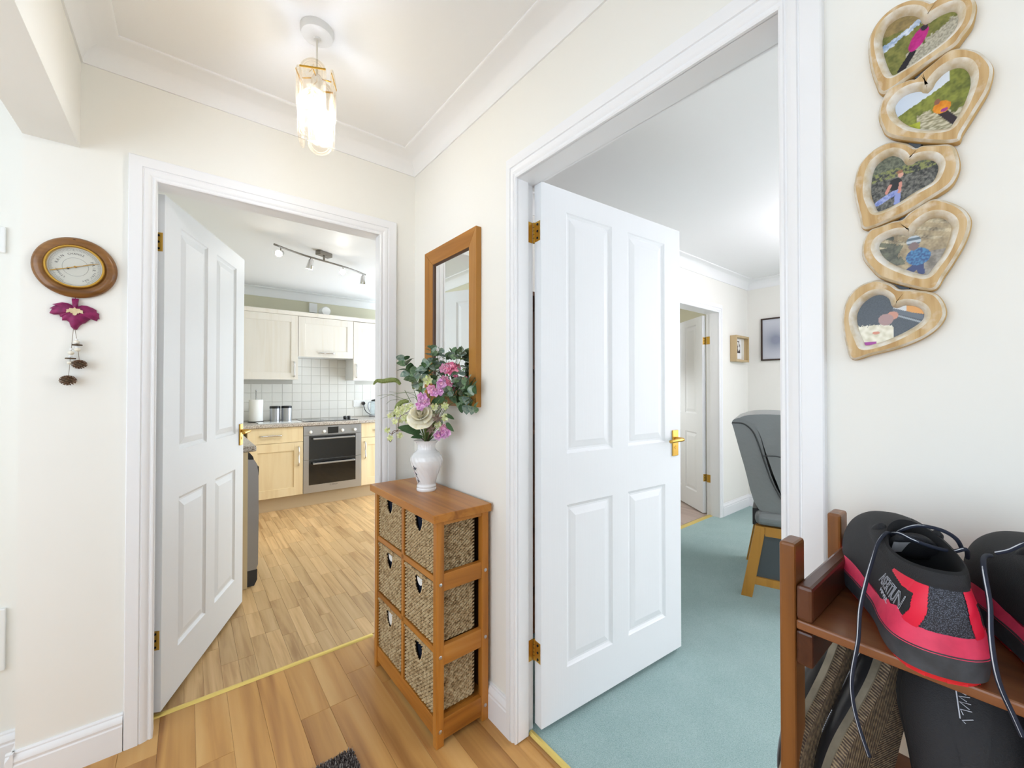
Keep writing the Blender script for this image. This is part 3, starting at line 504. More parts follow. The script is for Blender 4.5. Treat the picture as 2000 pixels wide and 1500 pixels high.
# ------------------------------------------------------------------ panelled doors
def panel_mesh(w, h, t):
    prof = [(0, 0), (.004, -.004), (.012, -.0085), (.019, -.0085), (.024, -.0070), (.046, -.0020), (.050, -.0020)]
    mb = MB()
    for side in (0, 1):
        vs = []
        for d, z in prof:
            y = -t - z if side == 0 else z     # side 0: hall face at y=-t, going inwards (+y)
            vs += [(d, y, d), (w - d, y, d), (w - d, y, h - d), (d, y, h - d)]
        fs = [(i * 4 + k, i * 4 + (k + 1) % 4, (i + 1) * 4 + (k + 1) % 4, (i + 1) * 4 + k) for i in range(len(prof) - 1) for k in range(4)]
        n = (len(prof) - 1) * 4; fs.append((n, n + 1, n + 2, n + 3))
        mb.add(vs, fs if side == 0 else [f[::-1] for f in fs])
    return mb
PW = (.122, .372, .468, .722); PZ = (.175, .782, .975, 1.888)     # panel edges on the leaf
def door_leaf(name, label, pivot, ang, W=.84, Ht=1.972, t=.038, z0=.022, mirror=False, hinge_z=(.29, 1.81), jamb=None):
    root = struct(thing(name, label, 'door', pivot), label, 'door'); rot = (0, 0, ang)
    k = W / .84; mx = (lambda u: -u) if mirror else (lambda u: u)
    def bx(mb, u0, u1, y0, y1, z0_, z1_):
        a, b = sorted((mx(u0), mx(u1))); mb.box(a, b, y0, y1, z0_, z1_)
    ys = (-t, 0) if not mirror else (-t, 0)
    p = [q * k for q in PW]; mb = MB()
    for u0, u1 in ((0, p[0]), (p[1], p[2]), (p[3], W)): bx(mb, u0, u1, *ys, 0, Ht)
    for u0, u1 in ((p[0], p[1]), (p[2], p[3])):
        for za, zb in ((0, PZ[0]), (PZ[1], PZ[2]), (PZ[3], Ht)): bx(mb, u0, u1, *ys, za, zb)
    obj('door_slab', mb, 'door', root, (0, 0, z0), rot)
    for u0, u1 in ((p[0], p[1]), (p[2], p[3])):
        for za, zb in ((PZ[0], PZ[1]), (PZ[2], PZ[3])):
            m = panel_mesh(u1 - u0, zb - za, t); off = min(mx(u0), mx(u1))
            m.xf(Matrix.Translation((off, 0, za))); obj('panel', m, 'door', root, (0, 0, z0), rot, fix=False)
    # lever handles on both faces
    for side in (-1, 1):
        yf = -t if side < 0 else 0; hx = mx(W - .046)
        h = obj('handle', box(hx - .021, hx + .021, min(yf, yf + side * .007), max(yf, yf + side * .007), .905, 1.025), 'brass', root, (0, 0, z0), rot, bevel=.002)
        s = -1 if not mirror else 1
        pts = [(hx, yf + side * .006, .985), (hx, yf + side * .04, .985), (hx + s * .012, yf + side * .05, .985), (hx + s * .05, yf + side * .052, .985), (hx + s * .10, yf + side * .048, .982)]
        obj('lever', MB().tube(catmull(pts, 4), [.009] * 6 + [.0075] * 11, 10), 'brass', h, smooth=True)
        obj('keyhole', MB().tube([(hx, yf + side * .0068, .945), (hx, yf + side * .0085, .945)], .008, 12), 'brassd', h)
    # hinges: knuckle, plate on the leaf edge with three screws, plate on the jamb
    for hz in hinge_z:
        hg = obj('hinge', MB().tube([(0, .004, hz - .038), (0, .004, hz + .038)], .0048, 10), 'brassd', root, (0, 0, 0), rot, smooth=40)
        s = -1 if not mirror else 1
        pl = box(min(0, s * .0014), max(0, s * .0014), -t * .85, .003, hz - .036, hz + .036)
        obj('hinge_plate', pl, 'brass', hg)
        for dz in (-.025, 0, .025):
            obj('screw', MB().lathe([(.0, .0022), (.0042, .0018), (.0046, .0)], 10, (s * .0014, -t * .5, hz + dz) if s > 0 else (s * .0014 - .0022, -t * .5, hz + dz), axis='x'), 'dark', hg)
        for d in (-.020, -.007, .007, .020):
            obj('knuckle_gap', MB().tube([(0, .004, hz + d - .0008), (0, .004, hz + d + .0008)], .0050, 10), 'dark', hg)
        if jamb: obj('jamb_plate', box(*jamb, hz - .038, hz + .038), 'brass', root)
    return root
door_leaf('door_1', 'white panelled kitchen door standing open', (-.106, 2.068, 0), R(66.8), W=.83, hinge_z=(.292, 1.81))
door_leaf('door_2', 'white panelled lounge door swung open over the teal carpet', (1.002, 1.124, 0), R(-4.3), W=.842, hinge_z=(.292, 1.824), z0=.028, jamb=(-.032, -.004, .0065, .008))
door_leaf('door_3', 'white panelled door ajar in the second doorway through the lounge', (4.04, 1.975, 0), R(-125), W=.80, z0=.012, Ht=1.96, mirror=True, hinge_z=(.36, 1.72), jamb=(-.021, -.019, -.05, -.016))
# ------------------------------------------------------------------ basket cabinet
MT['cardback'] = plain('cabinet_back_board', '#5B3A1C', .8)
CAB = thing('basket_cabinet', 'honey pine cabinet with six woven seagrass baskets below the mirror', 'cabinet', (.6795, 1.272, 0), R(0.9))
CW, CD = .572, .222      # run along y, depth along x
for px in (0, CD - .03):
    for py in (0, CW - .026): obj('post', box(px, px + .030, py, py + .026, 0, .784), 'pine_z', CAB, bevel=.002)
obj('top_board', box(-.018, CD + .004, -.014, CW + .014, .784, .814), 'pine_y', CAB, bevel=.0025)
for py in (.003, CW - .023):
    for z0, z1 in ((.02, .092), (.278, .346), (.536, .597), (.768, .784)): obj('side_rail', box(.030, CD - .03, py, py + .02, z0, z1), 'pine_x', CAB, bevel=.001)
for z0, z1 in ((.03, .094), (.318, .340), (.566, .588)): obj('front_rail', box(.004, .026, .026, CW - .026, z0, z1), 'pine_y', CAB, bevel=.001)
obj('centre_post', box(.004, .024, CW / 2 - .010, CW / 2 + .010, .094, .784), 'pine_z', CAB, bevel=.001)
for z in (.088, .318, .566): obj('shelf', box(.026, CD - .006, .023, CW - .023, z - .006, z + .004), 'pine_y', CAB)
obj('back_board', box(CD - .006, CD - .002, .026, CW - .026, .03, .784), 'cardback', CAB)
for py in (0, CW):
    for px in (.015, CD - .015):
        for z in (.563, .312, .056):
            s = -1 if py == 0 else 1
            obj('screw', MB().lathe([(.0065, 0), (.0065, s * .0012), (.005, s * .0022), (.0, s * .0022)], 14, (px, py, z), axis='y'), 'screw', CAB, smooth=40)

def weave(w, h, hole=None, seed=1):
    """field of twined stitches standing proud of the y=0 plane (u along x, z up, outwards -y)"""
    rg = random.Random(seed); vs = []; fs = []; pitch = .0060; sl = .0168
    nr = int(h / pitch); ns = int(w / sl)
    for r in range(nr):
        z = (r + .5) * h / nr
        for k in range(ns + 1):
            u = (k + (.5 if r % 2 else 0)) * w / ns
            if u < .002 or u > w - .002: continue
            if hole and ((u - w / 2) / .034) ** 2 + ((z - h + .016) / .054) ** 2 < 1 and z < h - .014: continue
            a = sl * .46; b = pitch * .44; t = .0012; jz = rg.uniform(-.0006, .0006); jd = rg.uniform(0, .0016)
            o = len(vs)
            vs += [(u - a, 0, z - b - t + jz), (u + a, 0, z - b + t + jz), (u + a, 0, z + b + t + jz), (u - a, 0, z + b - t + jz),
                   (u - a * .55, -.0038 - jd, z - t + jz - b * .3), (u + a * .55, -.0036 - jd, z + t + jz - b * .3), (u + a * .55, -.0036 - jd, z + t + jz + b * .4), (u - a * .55, -.0036 - jd, z - t + jz + b * .4)]
            fs += [(o + 4, o + 5, o + 6, o + 7), (o, o + 1, o + 5, o + 4), (o + 1, o + 2, o + 6, o + 5), (o + 2, o + 3, o + 7, o + 6), (o + 3, o, o + 4, o + 7)]
    return MB().add(vs, fs)
BW, BD, BH = .240, .168, .190
mf = weave(BW, BH, True, 1).mesh('weave_front'); mf.materials.append(MT['seagrass'])
ms = weave(BD, BH, None, 2).mesh('weave_side'); ms.materials.append(MT['seagrass'])
t_ = .004
core = MB()
def hole_outline():
    return [(BW / 2 + .033 * math.cos(a), BH - .016 - .052 * math.sin(a)) for a in [math.pi * k / 14 for k in range(15)]]
ho = hole_outline()
# front wall of the core with the grip hole cut out
pl = [(0, 0), (BW, 0), (BW, BH)] + [(BW / 2 + .033, BH)] + ho + [(BW / 2 - .033, BH)] + [(0, BH)]
core.prism([(p[0], p[1]) for p in pl], t_, lambda u, v, w: (u, w, v))
core.box(0, t_, t_, BD, 0, BH); core.box(BW - t_, BW, t_, BD, 0, BH); core.box(t_, BW - t_, BD - t_, BD, 0, BH); core.box(t_, BW - t_, t_, BD - t_, 0, t_)
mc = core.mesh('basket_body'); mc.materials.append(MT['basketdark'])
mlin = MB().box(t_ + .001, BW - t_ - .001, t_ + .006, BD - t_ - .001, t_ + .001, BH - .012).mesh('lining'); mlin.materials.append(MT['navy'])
rimm = MB()
for k in range(40):
    u0 = BW * k / 40
    if abs(u0 + BW / 80 - BW / 2) < .030: pass
    rimm.tube([(u0, -.002, BH - .002), (u0 + BW / 40 * 1.3, -.003, BH + .003)], .0042, 5)
mrim = rimm.mesh('rim'); mrim.materials.append(MT['seagrass'])
mgrip = MB()
for k in range(18):
    a = math.pi * (k + .5) / 18; mgrip.tube([(BW / 2 + .036 * math.cos(a - .10), -.002, BH - .016 - .055 * math.sin(a - .10)), (BW / 2 + .036 * math.cos(a + .12), -.0035, BH - .016 - .055 * math.sin(a + .12))], .0032, 5)
mgrip = mgrip.mesh('grip_edge'); mgrip.materials.append(MT['seagrass'])
rows = ((.099, 'bottom'), (.345, 'middle'), (.591, 'top'))
extra = {('bottom', 1): 'white tag in grip hole', ('bottom', 0): 'dark grip hole', ('middle', 1): 'pale cloth in grip hole', ('middle', 0): 'white paper in grip hole', ('top', 1): 'dark grip hole', ('top', 0): 'large dark grip hole'}
for z, rn in rows:
    for c in (0, 1):    # c=0 the column nearer the lounge door
        y0 = .031 if c == 0 else .301
        lab = 'seagrass basket, %s row, %s column of the pine cabinet, %s' % (rn, 'right' if c == 0 else 'left', extra[(rn, c)])
        b = thing('storage_basket', lab, 'basket', group='seagrass baskets in the pine cabinet')
        # basket local: x along width, y into the cabinet; its width runs along the cabinet's +y reversed
        Mw = CAB.matrix_basis @ Matrix.Translation((.010, y0 + BW, z)) @ Matrix.Rotation(R(-90), 4, 'Z')
        b.matrix_basis = Mw @ Matrix.Diagonal((1, 1, 1.0 if rn == 'top' else 1.10, 1))
        for nme, me, loc, rot in (('basket_body', mc, None, None), ('lining', mlin, None, None), ('rim', mrim, None, None), ('grip_edge', mgrip, None, None)):
            obj(nme, me, None, b, loc, rot)
        tag(obj('weave', mf, None, b), None, kind='stuff')
        tag(obj('weave', ms, None, b, (BW, 0, 0), (0, 0, R(90))), None, kind='stuff')
        tag(obj('weave', ms, None, b, (0, BD, 0), (0, 0, R(-90))), None, kind='stuff')
        hs = {('bottom', 1): (1.0, 'tag'), ('middle', 0): (.55, 'paper'), ('middle', 1): (.5, 'cloth')}.get((rn, c))
        if hs:
            q = [(BW / 2 + .024 * math.cos(a), BH - .018 - .044 * hs[0] * math.sin(a)) for a in [math.pi * k / 10 for k in range(11)]]
            obj(hs[1], MB().prism(q, .0015, lambda u, v, w: (u, .0042 + w - .0012, v)), 'whitep', b)

# ------------------------------------------------------------------ mirror
MY0, MY1, MZ0, MZ1, FWD = 1.349, 1.797, 1.174, 1.895, .066
mir = thing('wall_mirror', 'tall wall mirror in an orange pine frame above the basket cabinet', 'mirror', (XR, MY0, MZ0))
Wm, Hm = MY1 - MY0, MZ1 - MZ0
def frame_bar(pts2, d0, d1):   # bar: mitred quad, thicker outside (d0) than inside (d1)
    (a, b, c, d) = pts2
    return MB().add([(-.001, *a), (-.001, *b), (-.001, *c), (-.001, *d), (-d0, *a), (-d0, *b), (-d1, *c), (-d1, *d)],
                    [(0, 1, 2, 3), (4, 5, 6, 7), (0, 1, 5, 4), (1, 2, 6, 5), (2, 3, 7, 6), (3, 0, 4, 7)])
f = FWD
for nm, q, m in (('frame_side', ((0, 0), (0, Hm), (f, Hm - f), (f, f)), 'mir_z'), ('frame_side', ((Wm, Hm), (Wm, 0), (Wm - f, f), (Wm - f, Hm - f)), 'mir_z'),
                 ('frame_rail', ((0, Hm), (Wm, Hm), (Wm - f, Hm - f), (f, Hm - f)), 'mir_y'), ('frame_rail', ((Wm, 0), (0, 0), (f, f), (Wm - f, f)), 'mir_y')):
    obj(nm, frame_bar(q, .026, .018), m, mir, bevel=.0015)
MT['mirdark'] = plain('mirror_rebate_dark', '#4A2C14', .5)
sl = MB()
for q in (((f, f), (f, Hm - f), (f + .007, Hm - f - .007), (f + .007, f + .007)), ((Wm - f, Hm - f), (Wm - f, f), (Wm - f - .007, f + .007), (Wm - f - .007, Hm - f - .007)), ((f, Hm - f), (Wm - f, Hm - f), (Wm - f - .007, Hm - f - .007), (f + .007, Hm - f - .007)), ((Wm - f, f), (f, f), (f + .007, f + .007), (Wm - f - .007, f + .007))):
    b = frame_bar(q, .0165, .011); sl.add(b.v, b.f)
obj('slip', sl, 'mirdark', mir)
MT['silver'] = plain('mirror_silver', '#F4F6F5', .0, 1.0)
obj('glass', box(-.008, -.004, f + .002, Wm - f - .002, f + .002, Hm - f - .002), 'silver', mir)

# ------------------------------------------------------------------ barometer
BX, BZ = -.290, 1.648
ba = thing('barometer', 'round wooden barometer with brass rim on the cream wall', 'barometer', (BX, YL, BZ))
obj('wooden_back', MB().lathe([(0, -.0005), (.094, -.0005), (.099, -.004), (.0995, -.008), (.096, -.014), (.088, -.019), (.076, -.020), (.072, -.0185), (.070, -.017), (.0, -.017)], 72, axis='y'), 'walnut', ba, smooth=35)
obj('brass_rim', MB().lathe([(.070, -.016), (.0705, -.026), (.068, -.030), (.065, -.030), (.0635, -.026), (.0635, -.018)], 72, axis='y', caps=False), 'brass', ba, smooth=40)
MT['dial'] = plain('dial_silvered', '#D6D5CB', .35, .35)
dial = obj('dial', MB().lathe([(.0, -.0185), (.0645, -.0185), (.0645, -.017), (0, -.017)], 64, axis='y'), 'dial', ba)
MT['ink'] = plain('dial_ink', '#4A4A48', .6)
def arc_text(body, rad, ang, size, parent, flip=False):
    n = len(body)
    for i, ch in enumerate(body):
        if ch == ' ': continue
        st = size * .80 / rad; a = ang + (-(i - (n - 1) / 2) * st if not flip else (i - (n - 1) / 2) * st)
        me = text_mesh(ch, size, .0002); me.materials.append(MT['ink'])
        o = bpy.data.objects.new('letter', me); col.objects.link(o); o.parent = parent
        x, z = rad * math.cos(a), rad * math.sin(a); rr = a - math.pi / 2 if not flip else a + math.pi / 2
        o.matrix_basis = Matrix.Translation((x, -.0189, z)) @ Matrix.Rotation(-rr, 4, 'Y') @ Matrix.Rotation(R(90), 4, 'X')
arc_text('CHANGE', .043, R(88), .0085, dial); arc_text('RAIN', .043, R(150), .0105, dial); arc_text('FAIR', .043, R(12), .0105, dial)
arc_text('VERY DRY', .047, R(-42), .0075, dial); arc_text('STORMY', .043, R(215), .0075, dial)
tk = MB()
for k in range(90):
    a = R(-60 + 300 * k / 89); r0, r1 = (.053, .058) if k % 5 else (.051, .0585)
    c, s = math.cos(a), math.sin(a); w = .0003
    tk.add([(r0 * c - w * s, -.0188, r0 * s + w * c), (r1 * c - w * s, -.0188, r1 * s + w * c), (r1 * c + w * s, -.0188, r1 * s - w * c), (r0 * c + w * s, -.0188, r0 * s - w * c)], [(0, 1, 2, 3)])
for rr in (.0595, .030):
    tk.tube([(rr * math.cos(a), -.0187, rr * math.sin(a)) for a in [2 * math.pi * k / 60 for k in range(60)]], .00025, 4, closed=True)
obj('scale_marks', tk, 'ink', dial)
def hand(name, a, l0, l1, w, y, m):
    c, s = math.cos(a), math.sin(a); n = (-s, c)
    q = [(-l0 * c + w * n[0] * .6, -l0 * s + w * n[1] * .6), (-l0 * c - w * n[0] * .6, -l0 * s - w * n[1] * .6), (l1 * c - w * n[0] * .4, l1 * s - w * n[1] * .4), (l1 * c + w * n[0] * .4, l1 * s + w * n[1] * .4)]
    return obj(name, MB().prism(q, .0006, lambda u, v, w_: (u, y + w_, v)), m, ba)
hand('brass_hand', R(20), .060, .057, .0022, -.0225, 'brass')
bh = hand('black_hand', R(23), .018, .046, .0009, -.0212, 'black')
obj('counterweight', MB().lathe([(.0035, -.0215), (.0035, -.0205)], 16, (-.018 * math.cos(R(23)), 0, -.018 * math.sin(R(23))), axis='y'), 'black', bh)
obj('centre_knob', MB().lathe([(.0032, -.0185), (.0032, -.0245), (.0018, -.026), (0, -.026)], 16, axis='y'), 'brass', ba, smooth=40)
obj('hanging_hole', MB().lathe([(.004, -.0186), (.004, -.0178)], 14, (-.003, 0, .0875), axis='y'), 'mirdark', ba)
t = NT('dial_cover_glass'); tr = t.n('ShaderNodeBsdfTransparent'); gl = t.n('ShaderNodeBsdfGlossy'); gl.inputs['Roughness'].default_value = .03
mxs = t.n('ShaderNodeMixShader'); mxs.inputs[0].default_value = .07; t.l(tr.outputs[0], mxs.inputs[1]); t.l(gl.outputs[0], mxs.inputs[2]); t.l(mxs.outputs[0], t.out.inputs[0]); MT['thinglass'] = t.m
obj('cover_glass', MB().lathe([(.0, -.0285), (.04, -.028), (.0635, -.0265)], 48, axis='y', caps=False), 'thinglass', ba, smooth=True)

# ------------------------------------------------------------------ felt leaf hanging with beads and cones
t = NT('plum_velvet'); v = t.coords((60, 60, 60)); nz = t.n('ShaderNodeTexNoise', i_Scale=1.0, i_Detail=4.0); t.l(v, nz.inputs[0])
t.l(t.ramp(nz.outputs[0], [(.35, S('#6E0A45')), (.65, S('#8E1458'))]), t.b.inputs['Base Color']); t.b.inputs['Roughness'].default_value = .6; t.b.inputs['Sheen Weight'].default_value = .5
t.b.inputs['Sheen Tint'].default_value = S('#C05090'); t.bump(nz.outputs[0], .4, .004); MT['velvet'] = t.m
hg = thing('leaf_hanging', 'plum velvet leaf ornament with strings of beads and pine cones below the barometer', 'ornament', (-.291, YL, 1.55))
LO = [(-.0085, -.004), (-.007, -.020), (-.0065, -.028), (-.016, -.021), (-.030, -.0195), (-.044, -.025), (-.052, -.029), (-.045, -.031), (-.058, -.043), (-.052, -.0435), (-.058, -.058), (-.048, -.062), (-.036, -.060), (-.034, -.068), (-.030, -.067), (-.030, -.079), (-.020, -.078), (-.014, -.083), (-.010, -.098), (-.002, -.108), (.004, -.106), (.010, -.094), (.016, -.086), (.023, -.083), (.030, -.074), (.036, -.068), (.050, -.074), (.053, -.066), (.057, -.066), (.055, -.055), (.056, -.048), (.050, -.044), (.049, -.036), (.040, -.030), (.026, -.024), (.014, -.024), (.006, -.029), (.0065, -.018), (.008, -.004)]
def puffy(outline, thick, name, m, parent, yb=0.0, rings=7):
    cx = sum(p[0] for p in outline) / len(outline); cz = sum(p[1] for p in outline) / len(outline) + .004
    mb = MB(); n = len(outline); vs = []
    for k in range(rings + 1):
        q = 1 - k / rings; hh = thick * math.sqrt(max(0, 1 - q * q)) if q < 1 else 0
        for u, v_ in outline: vs.append((cx + (u - cx) * q, yb - hh - .002, cz + (v_ - cz) * q))
    fs = [(k * n + i, k * n + (i + 1) % n, (k + 1) * n + (i + 1) % n, (k + 1) * n + i) for k in range(rings) for i in range(n)]
    vs += [(u, yb, v_) for u, v_ in outline]; o = (rings + 1) * n
    fs += [(i, (i + 1) % n, o + (i + 1) % n, o + i) for i in range(n)] + [tuple(range(o, o + n))]
    mb.add(vs, fs); return obj(name, mb, m, parent, smooth=60)
puffy(LO, .016, 'velvet_leaf', 'velvet', hg, -.003)
MT['palewood'] = plain('pale_ply', '#DCCBA4', .6, var=('#CDB88C', 60)); MT['bead'] = plain('cream_wood_bead', '#E9DFC8', .45, var=('#F3EDE0', 80)); MT['barkdisc'] = plain('bark_disc', '#6B5A44', .9, var=('#4D3F30', 120))
ML = [(0, .013), (.003, .008), (.009, .008), (.012, .0085), (.0125, .005), (.0195, .003), (.018, .001), (.0195, -.007), (.014, -.0055), (.011, -.0035), (.008, -.008), (.006, -.006), (.0035, -.013), (0, -.0145)]
ML = ML + [(-x, z) for x, z in ML[::-1]][1:-1]
obj('small_leaf', MB().prism(ML, .003, lambda u, v_, w: (u + .001, -.0235 + w, v_ - .0475)), 'palewood', hg)
for a, l in ((90, .011), (200, .012), (-20, .012), (235, .009), (270, .010)):
    pass
MT['twine'] = plain('twine', '#8A7A66', .9)
def cone(parent, c, r):
    k = obj('pine_cone', MB().sphere(c, r * .55, 10, 8, sc=(1, 1, .8)), 'barkdisc', parent); mb = MB(); rg = random.Random(5)
    for i in range(70):
        z = 1 - 2 * (i + .5) / 70; a = i * 2.39996; rr = math.sqrt(1 - z * z); d = Vector((rr * math.cos(a), rr * math.sin(a), z * .80))
        p = Vector(c) + d * r * .45; q = Vector(c) + d * r; s = d.cross(Vector((0, 0, 1))); s = s.normalized() if s.length > .01 else Vector((1, 0, 0)); u = s.cross(d).normalized(); w = r * .17
        mb.add([p - s * w * .4, p + s * w * .4, q + s * w, q - s * w, q + u * w * .7, p + u * w * .2], [(0, 1, 2, 3), (3, 2, 4), (0, 3, 4, 5), (1, 5, 4, 2)])
    tag(obj('scales', mb, 'cone', k), None, kind='stuff')
MT['cone'] = plain('pine_cone_scales', '#5A4232', .85, var=('#8A6B50', 150))
def strand(x0, x1, pieces, zc, cr):
    pts = [(x0, -.012, -.106), (x1, -.020, zc + cr * .4)]
    obj('string', MB().tube(pts, .0007, 5), 'twine', hg)
    for z, kind, r in pieces:
        t = (-.106 - z) / (-.106 - zc); x = x0 + (x1 - x0) * t; y = -.012 - .008 * t
        if kind == 'bead': obj('bead', MB().sphere((x, y, z), r, 14, 10, sc=(1, 1, .85)), 'bead', hg, smooth=True)
        elif kind == 'ring': obj('bead', MB().lathe([(r * .7, -.003), (r, -.001), (r, .001), (r * .7, .003)], 14, (x, y, z)), 'whitep', hg, smooth=40)
        else: obj('bark_slice', MB().lathe([(r, -.002), (r * 1.03, 0), (r, .002)], 16, (x, y, z)), 'barkdisc', hg)
    cone(hg, (x1, -.024, zc), cr)
strand(.001, .013, [(-.140, 'ring', .0045), (-.149, 'bead', .0075), (-.158, 'disc', .0125), (-.165, 'ring', .005), (-.173, 'bead', .0078)], -.222, .019)
strand(-.003, -.012, [(-.172, 'ring', .0045), (-.185, 'bead', .0078), (-.196, 'ring', .005), (-.203, 'disc', .0125), (-.217, 'bead', .0075)], -.275, .0205)
obj('hanging_loop', MB().tube([(0, -.006, -.005), (0, -.004, .012)], .0012, 6), 'velvet', hg)

# wall plates on the recessed strip
sw = thing('light_switch', 'white light switch on the recessed strip at far left', 'light switch', (-.515, 2.09, 1.737)); 
obj('plate', box(-.045, .045, -.009, 0, -.043, .043), 'whitep', sw, bevel=.003); obj('rocker', box(-.012, .012, -.0125, -.009, -.018, .018), 'whitep', sw, bevel=.001)
vp = thing('wall_vent', 'tall white cover plate low on the recessed strip at far left', 'vent cover', (-.545, 2.09, .43))
obj('plate', box(-.085, .085, -.012, 0, -.1, .1), 'whitep', vp, bevel=.003)
for k in range(5): obj('louvre', box(-.065, .055, -.015, -.012, -.07 + k * .03, -.058 + k * .03), 'whitep', vp)

# ------------------------------------------------------------------ pendant lamp
LX, LY = .325, 1.43
lamp = thing('pendant_lamp', 'pendant lamp with etched oval glass panels hanging from the hall ceiling', 'lamp', (LX, LY, ZC))
obj('ceiling_rose', MB().lathe([(.050, 0), (.050, -.012), (.046, -.022), (.036, -.028), (.012, -.030), (.010, -.034), (0, -.034)], 40), 'whitep', lamp, smooth=35)
MT['cord'] = plain('cord_cream', '#E6E2D6', .5)
obj('cord', MB().tube([(0, 0, -.03), (0, 0, -.155)], .0028, 8), 'cord', lamp)
obj('lamp_holder', MB().lathe([(.0, -.150), (.012, -.152), (.017, -.165), (.019, -.20), (.019, -.235)], 20), 'whitep', lamp, smooth=40)
MT['bulb'] = plain('bulb_lit', '#FFFFFF', .4, emit=('#ECF2FF', 66))
obj('bulb', MB().lathe([(.011, -.232), (.014, -.245), (.024, -.268), (.0275, -.290), (.024, -.310), (.014, -.325), (0, -.330)], 20), 'bulb', lamp, smooth=True)
def pane_mat(name, fac, tint, rough):
    t = NT(name); tr = t.n('ShaderNodeBsdfTransparent'); tr.inputs[0].default_value = tint
    gl = t.n('ShaderNodeBsdfGlossy'); gl.inputs['Roughness'].default_value = rough; tl = t.n('ShaderNodeBsdfTranslucent'); tl.inputs[0].default_value = (.9, .9, .88, 1)
    di = t.n('ShaderNodeBsdfDiffuse'); di.inputs[0].default_value = (.9, .9, .88, 1)
    m0 = t.n('ShaderNodeMixShader'); m0.inputs[0].default_value = .5; t.l(tl.outputs[0], m0.inputs[1]); t.l(di.outputs[0], m0.inputs[2])
    m1 = t.n('ShaderNodeMixShader'); m1.inputs[0].default_value = .25; t.l(m0.outputs[0], m1.inputs[1]); t.l(gl.outputs[0], m1.inputs[2])
    m2 = t.n('ShaderNodeMixShader'); m2.inputs[0].default_value = fac; t.l(tr.outputs[0], m2.inputs[1]); t.l(m1.outputs[0], m2.inputs[2]); t.l(m2.outputs[0], t.out.inputs[0]); return t.m
MT['pane'] = pane_mat('lamp_glass_clear', .03, (.95, .91, .84, 1), .05); MT['frost'] = pane_mat('lamp_glass_frosted', .18, (1, 1, 1, 1), .4)
def stadium(w, h, n=12):
    r = w / 2; z = h / 2 - r
    return [(r * math.cos(a), z + r * math.sin(a)) for a in [math.pi * k / n for k in range(n + 1)]] + [(r * math.cos(a), -z + r * math.sin(a)) for a in [math.pi + math.pi * k / n for k in range(n + 1)]]
PWd, PHt = .078, .165
pane_me = MB().prism(stadium(PWd, PHt), .003, lambda u, v_, w: (u, w - .0015, v_)).mesh('glass_panel'); pane_me.materials.append(MT['pane'])
bor = MB(); o1, o2, o3, o4 = (stadium(PWd - .001, PHt - .001), stadium(PWd - .013, PHt - .013), stadium(PWd - .019, PHt - .019), stadium(PWd - .025, PHt - .025))
n_ = len(o1)
for yy in (-.0019,):
    bor.add([(u, yy, v_) for u, v_ in o1] + [(u, yy, v_) for u, v_ in o2], [(i, (i + 1) % n_, n_ + (i + 1) % n_, n_ + i) for i in range(n_)])
    bor.add([(u, yy, v_) for u, v_ in o3] + [(u, yy, v_) for u, v_ in o4], [(i, (i + 1) % n_, n_ + (i + 1) % n_, n_ + i) for i in range(n_)])
border_me = bor.mesh('frosted_border'); border_me.materials.append(MT['frost'])
flw = MB(); rg = random.Random(11)
for cx, cz, rr in ((-.010, .035, .012), (.013, .018, .011), (-.004, -.012, .015), (.012, -.038, .012), (-.016, -.040, .010), (.002, .055, .009)):
    for k in range(5):
        a = 2 * math.pi * k / 5 + rg.random(); px, pz = cx + rr * .55 * math.cos(a), cz + rr * .55 * math.sin(a)
        flw.add([(px + rr * .5 * math.cos(b) * .9, -.0021, pz + rr * .42 * math.sin(b)) for b in [2 * math.pi * j / 8 for j in range(8)]], [tuple(range(8))])
fl_me = flw.mesh('etched_flowers'); fl_me.materials.append(MT['frost'])
stem = MB()
for s in ((-.010, .035, .002, .062), (.013, .018, .004, -.002), (-.004, -.012, .012, -.036), (-.016, -.040, -.006, -.018)):
    stem.tube([(s[0], -.0022, s[1]), ((s[0] + s[2]) / 2 + .004, -.0022, (s[1] + s[3]) / 2), (s[2], -.0022, s[3])], .0006, 4)
st_me = stem.mesh('gold_stems'); st_me.materials.append(MT['brassd'])
band_me = MB().box(-PWd / 2 + .001, PWd / 2 - .001, -.0035, -.0017, .048, .0535).mesh('gold_band'); band_me.materials.append(MT['brassd'])
for tier, (zc, rad, off, nn) in enumerate(((-.215, .050, 0, 4), (-.305, .046, 0, 4))):
    for k in range(nn):
        a = R(off + 360 / nn * k - 128.5 + 12)
        p = obj('glass_panel', pane_me, None, lamp, (rad * math.cos(a), rad * math.sin(a), zc), (0, 0, a + math.pi / 2))
        obj('frosted_border', border_me, None, p); obj('etched_flowers', fl_me, None, p); obj('gold_stems', st_me, None, p)
        if tier == 0: obj('gold_band', band_me, None, p)
fr = MB()
for zz, rr in ((-.165, .044),):
    for a in range(4):
        b = R(90 * a - 128.5 + 12); fr.tube([(0.012 * math.cos(b), .012 * math.sin(b), -.16), (rr * math.cos(b), rr * math.sin(b), zz)], .002, 6)
obj('gold_frame', fr, 'brassd', lamp, smooth=True)

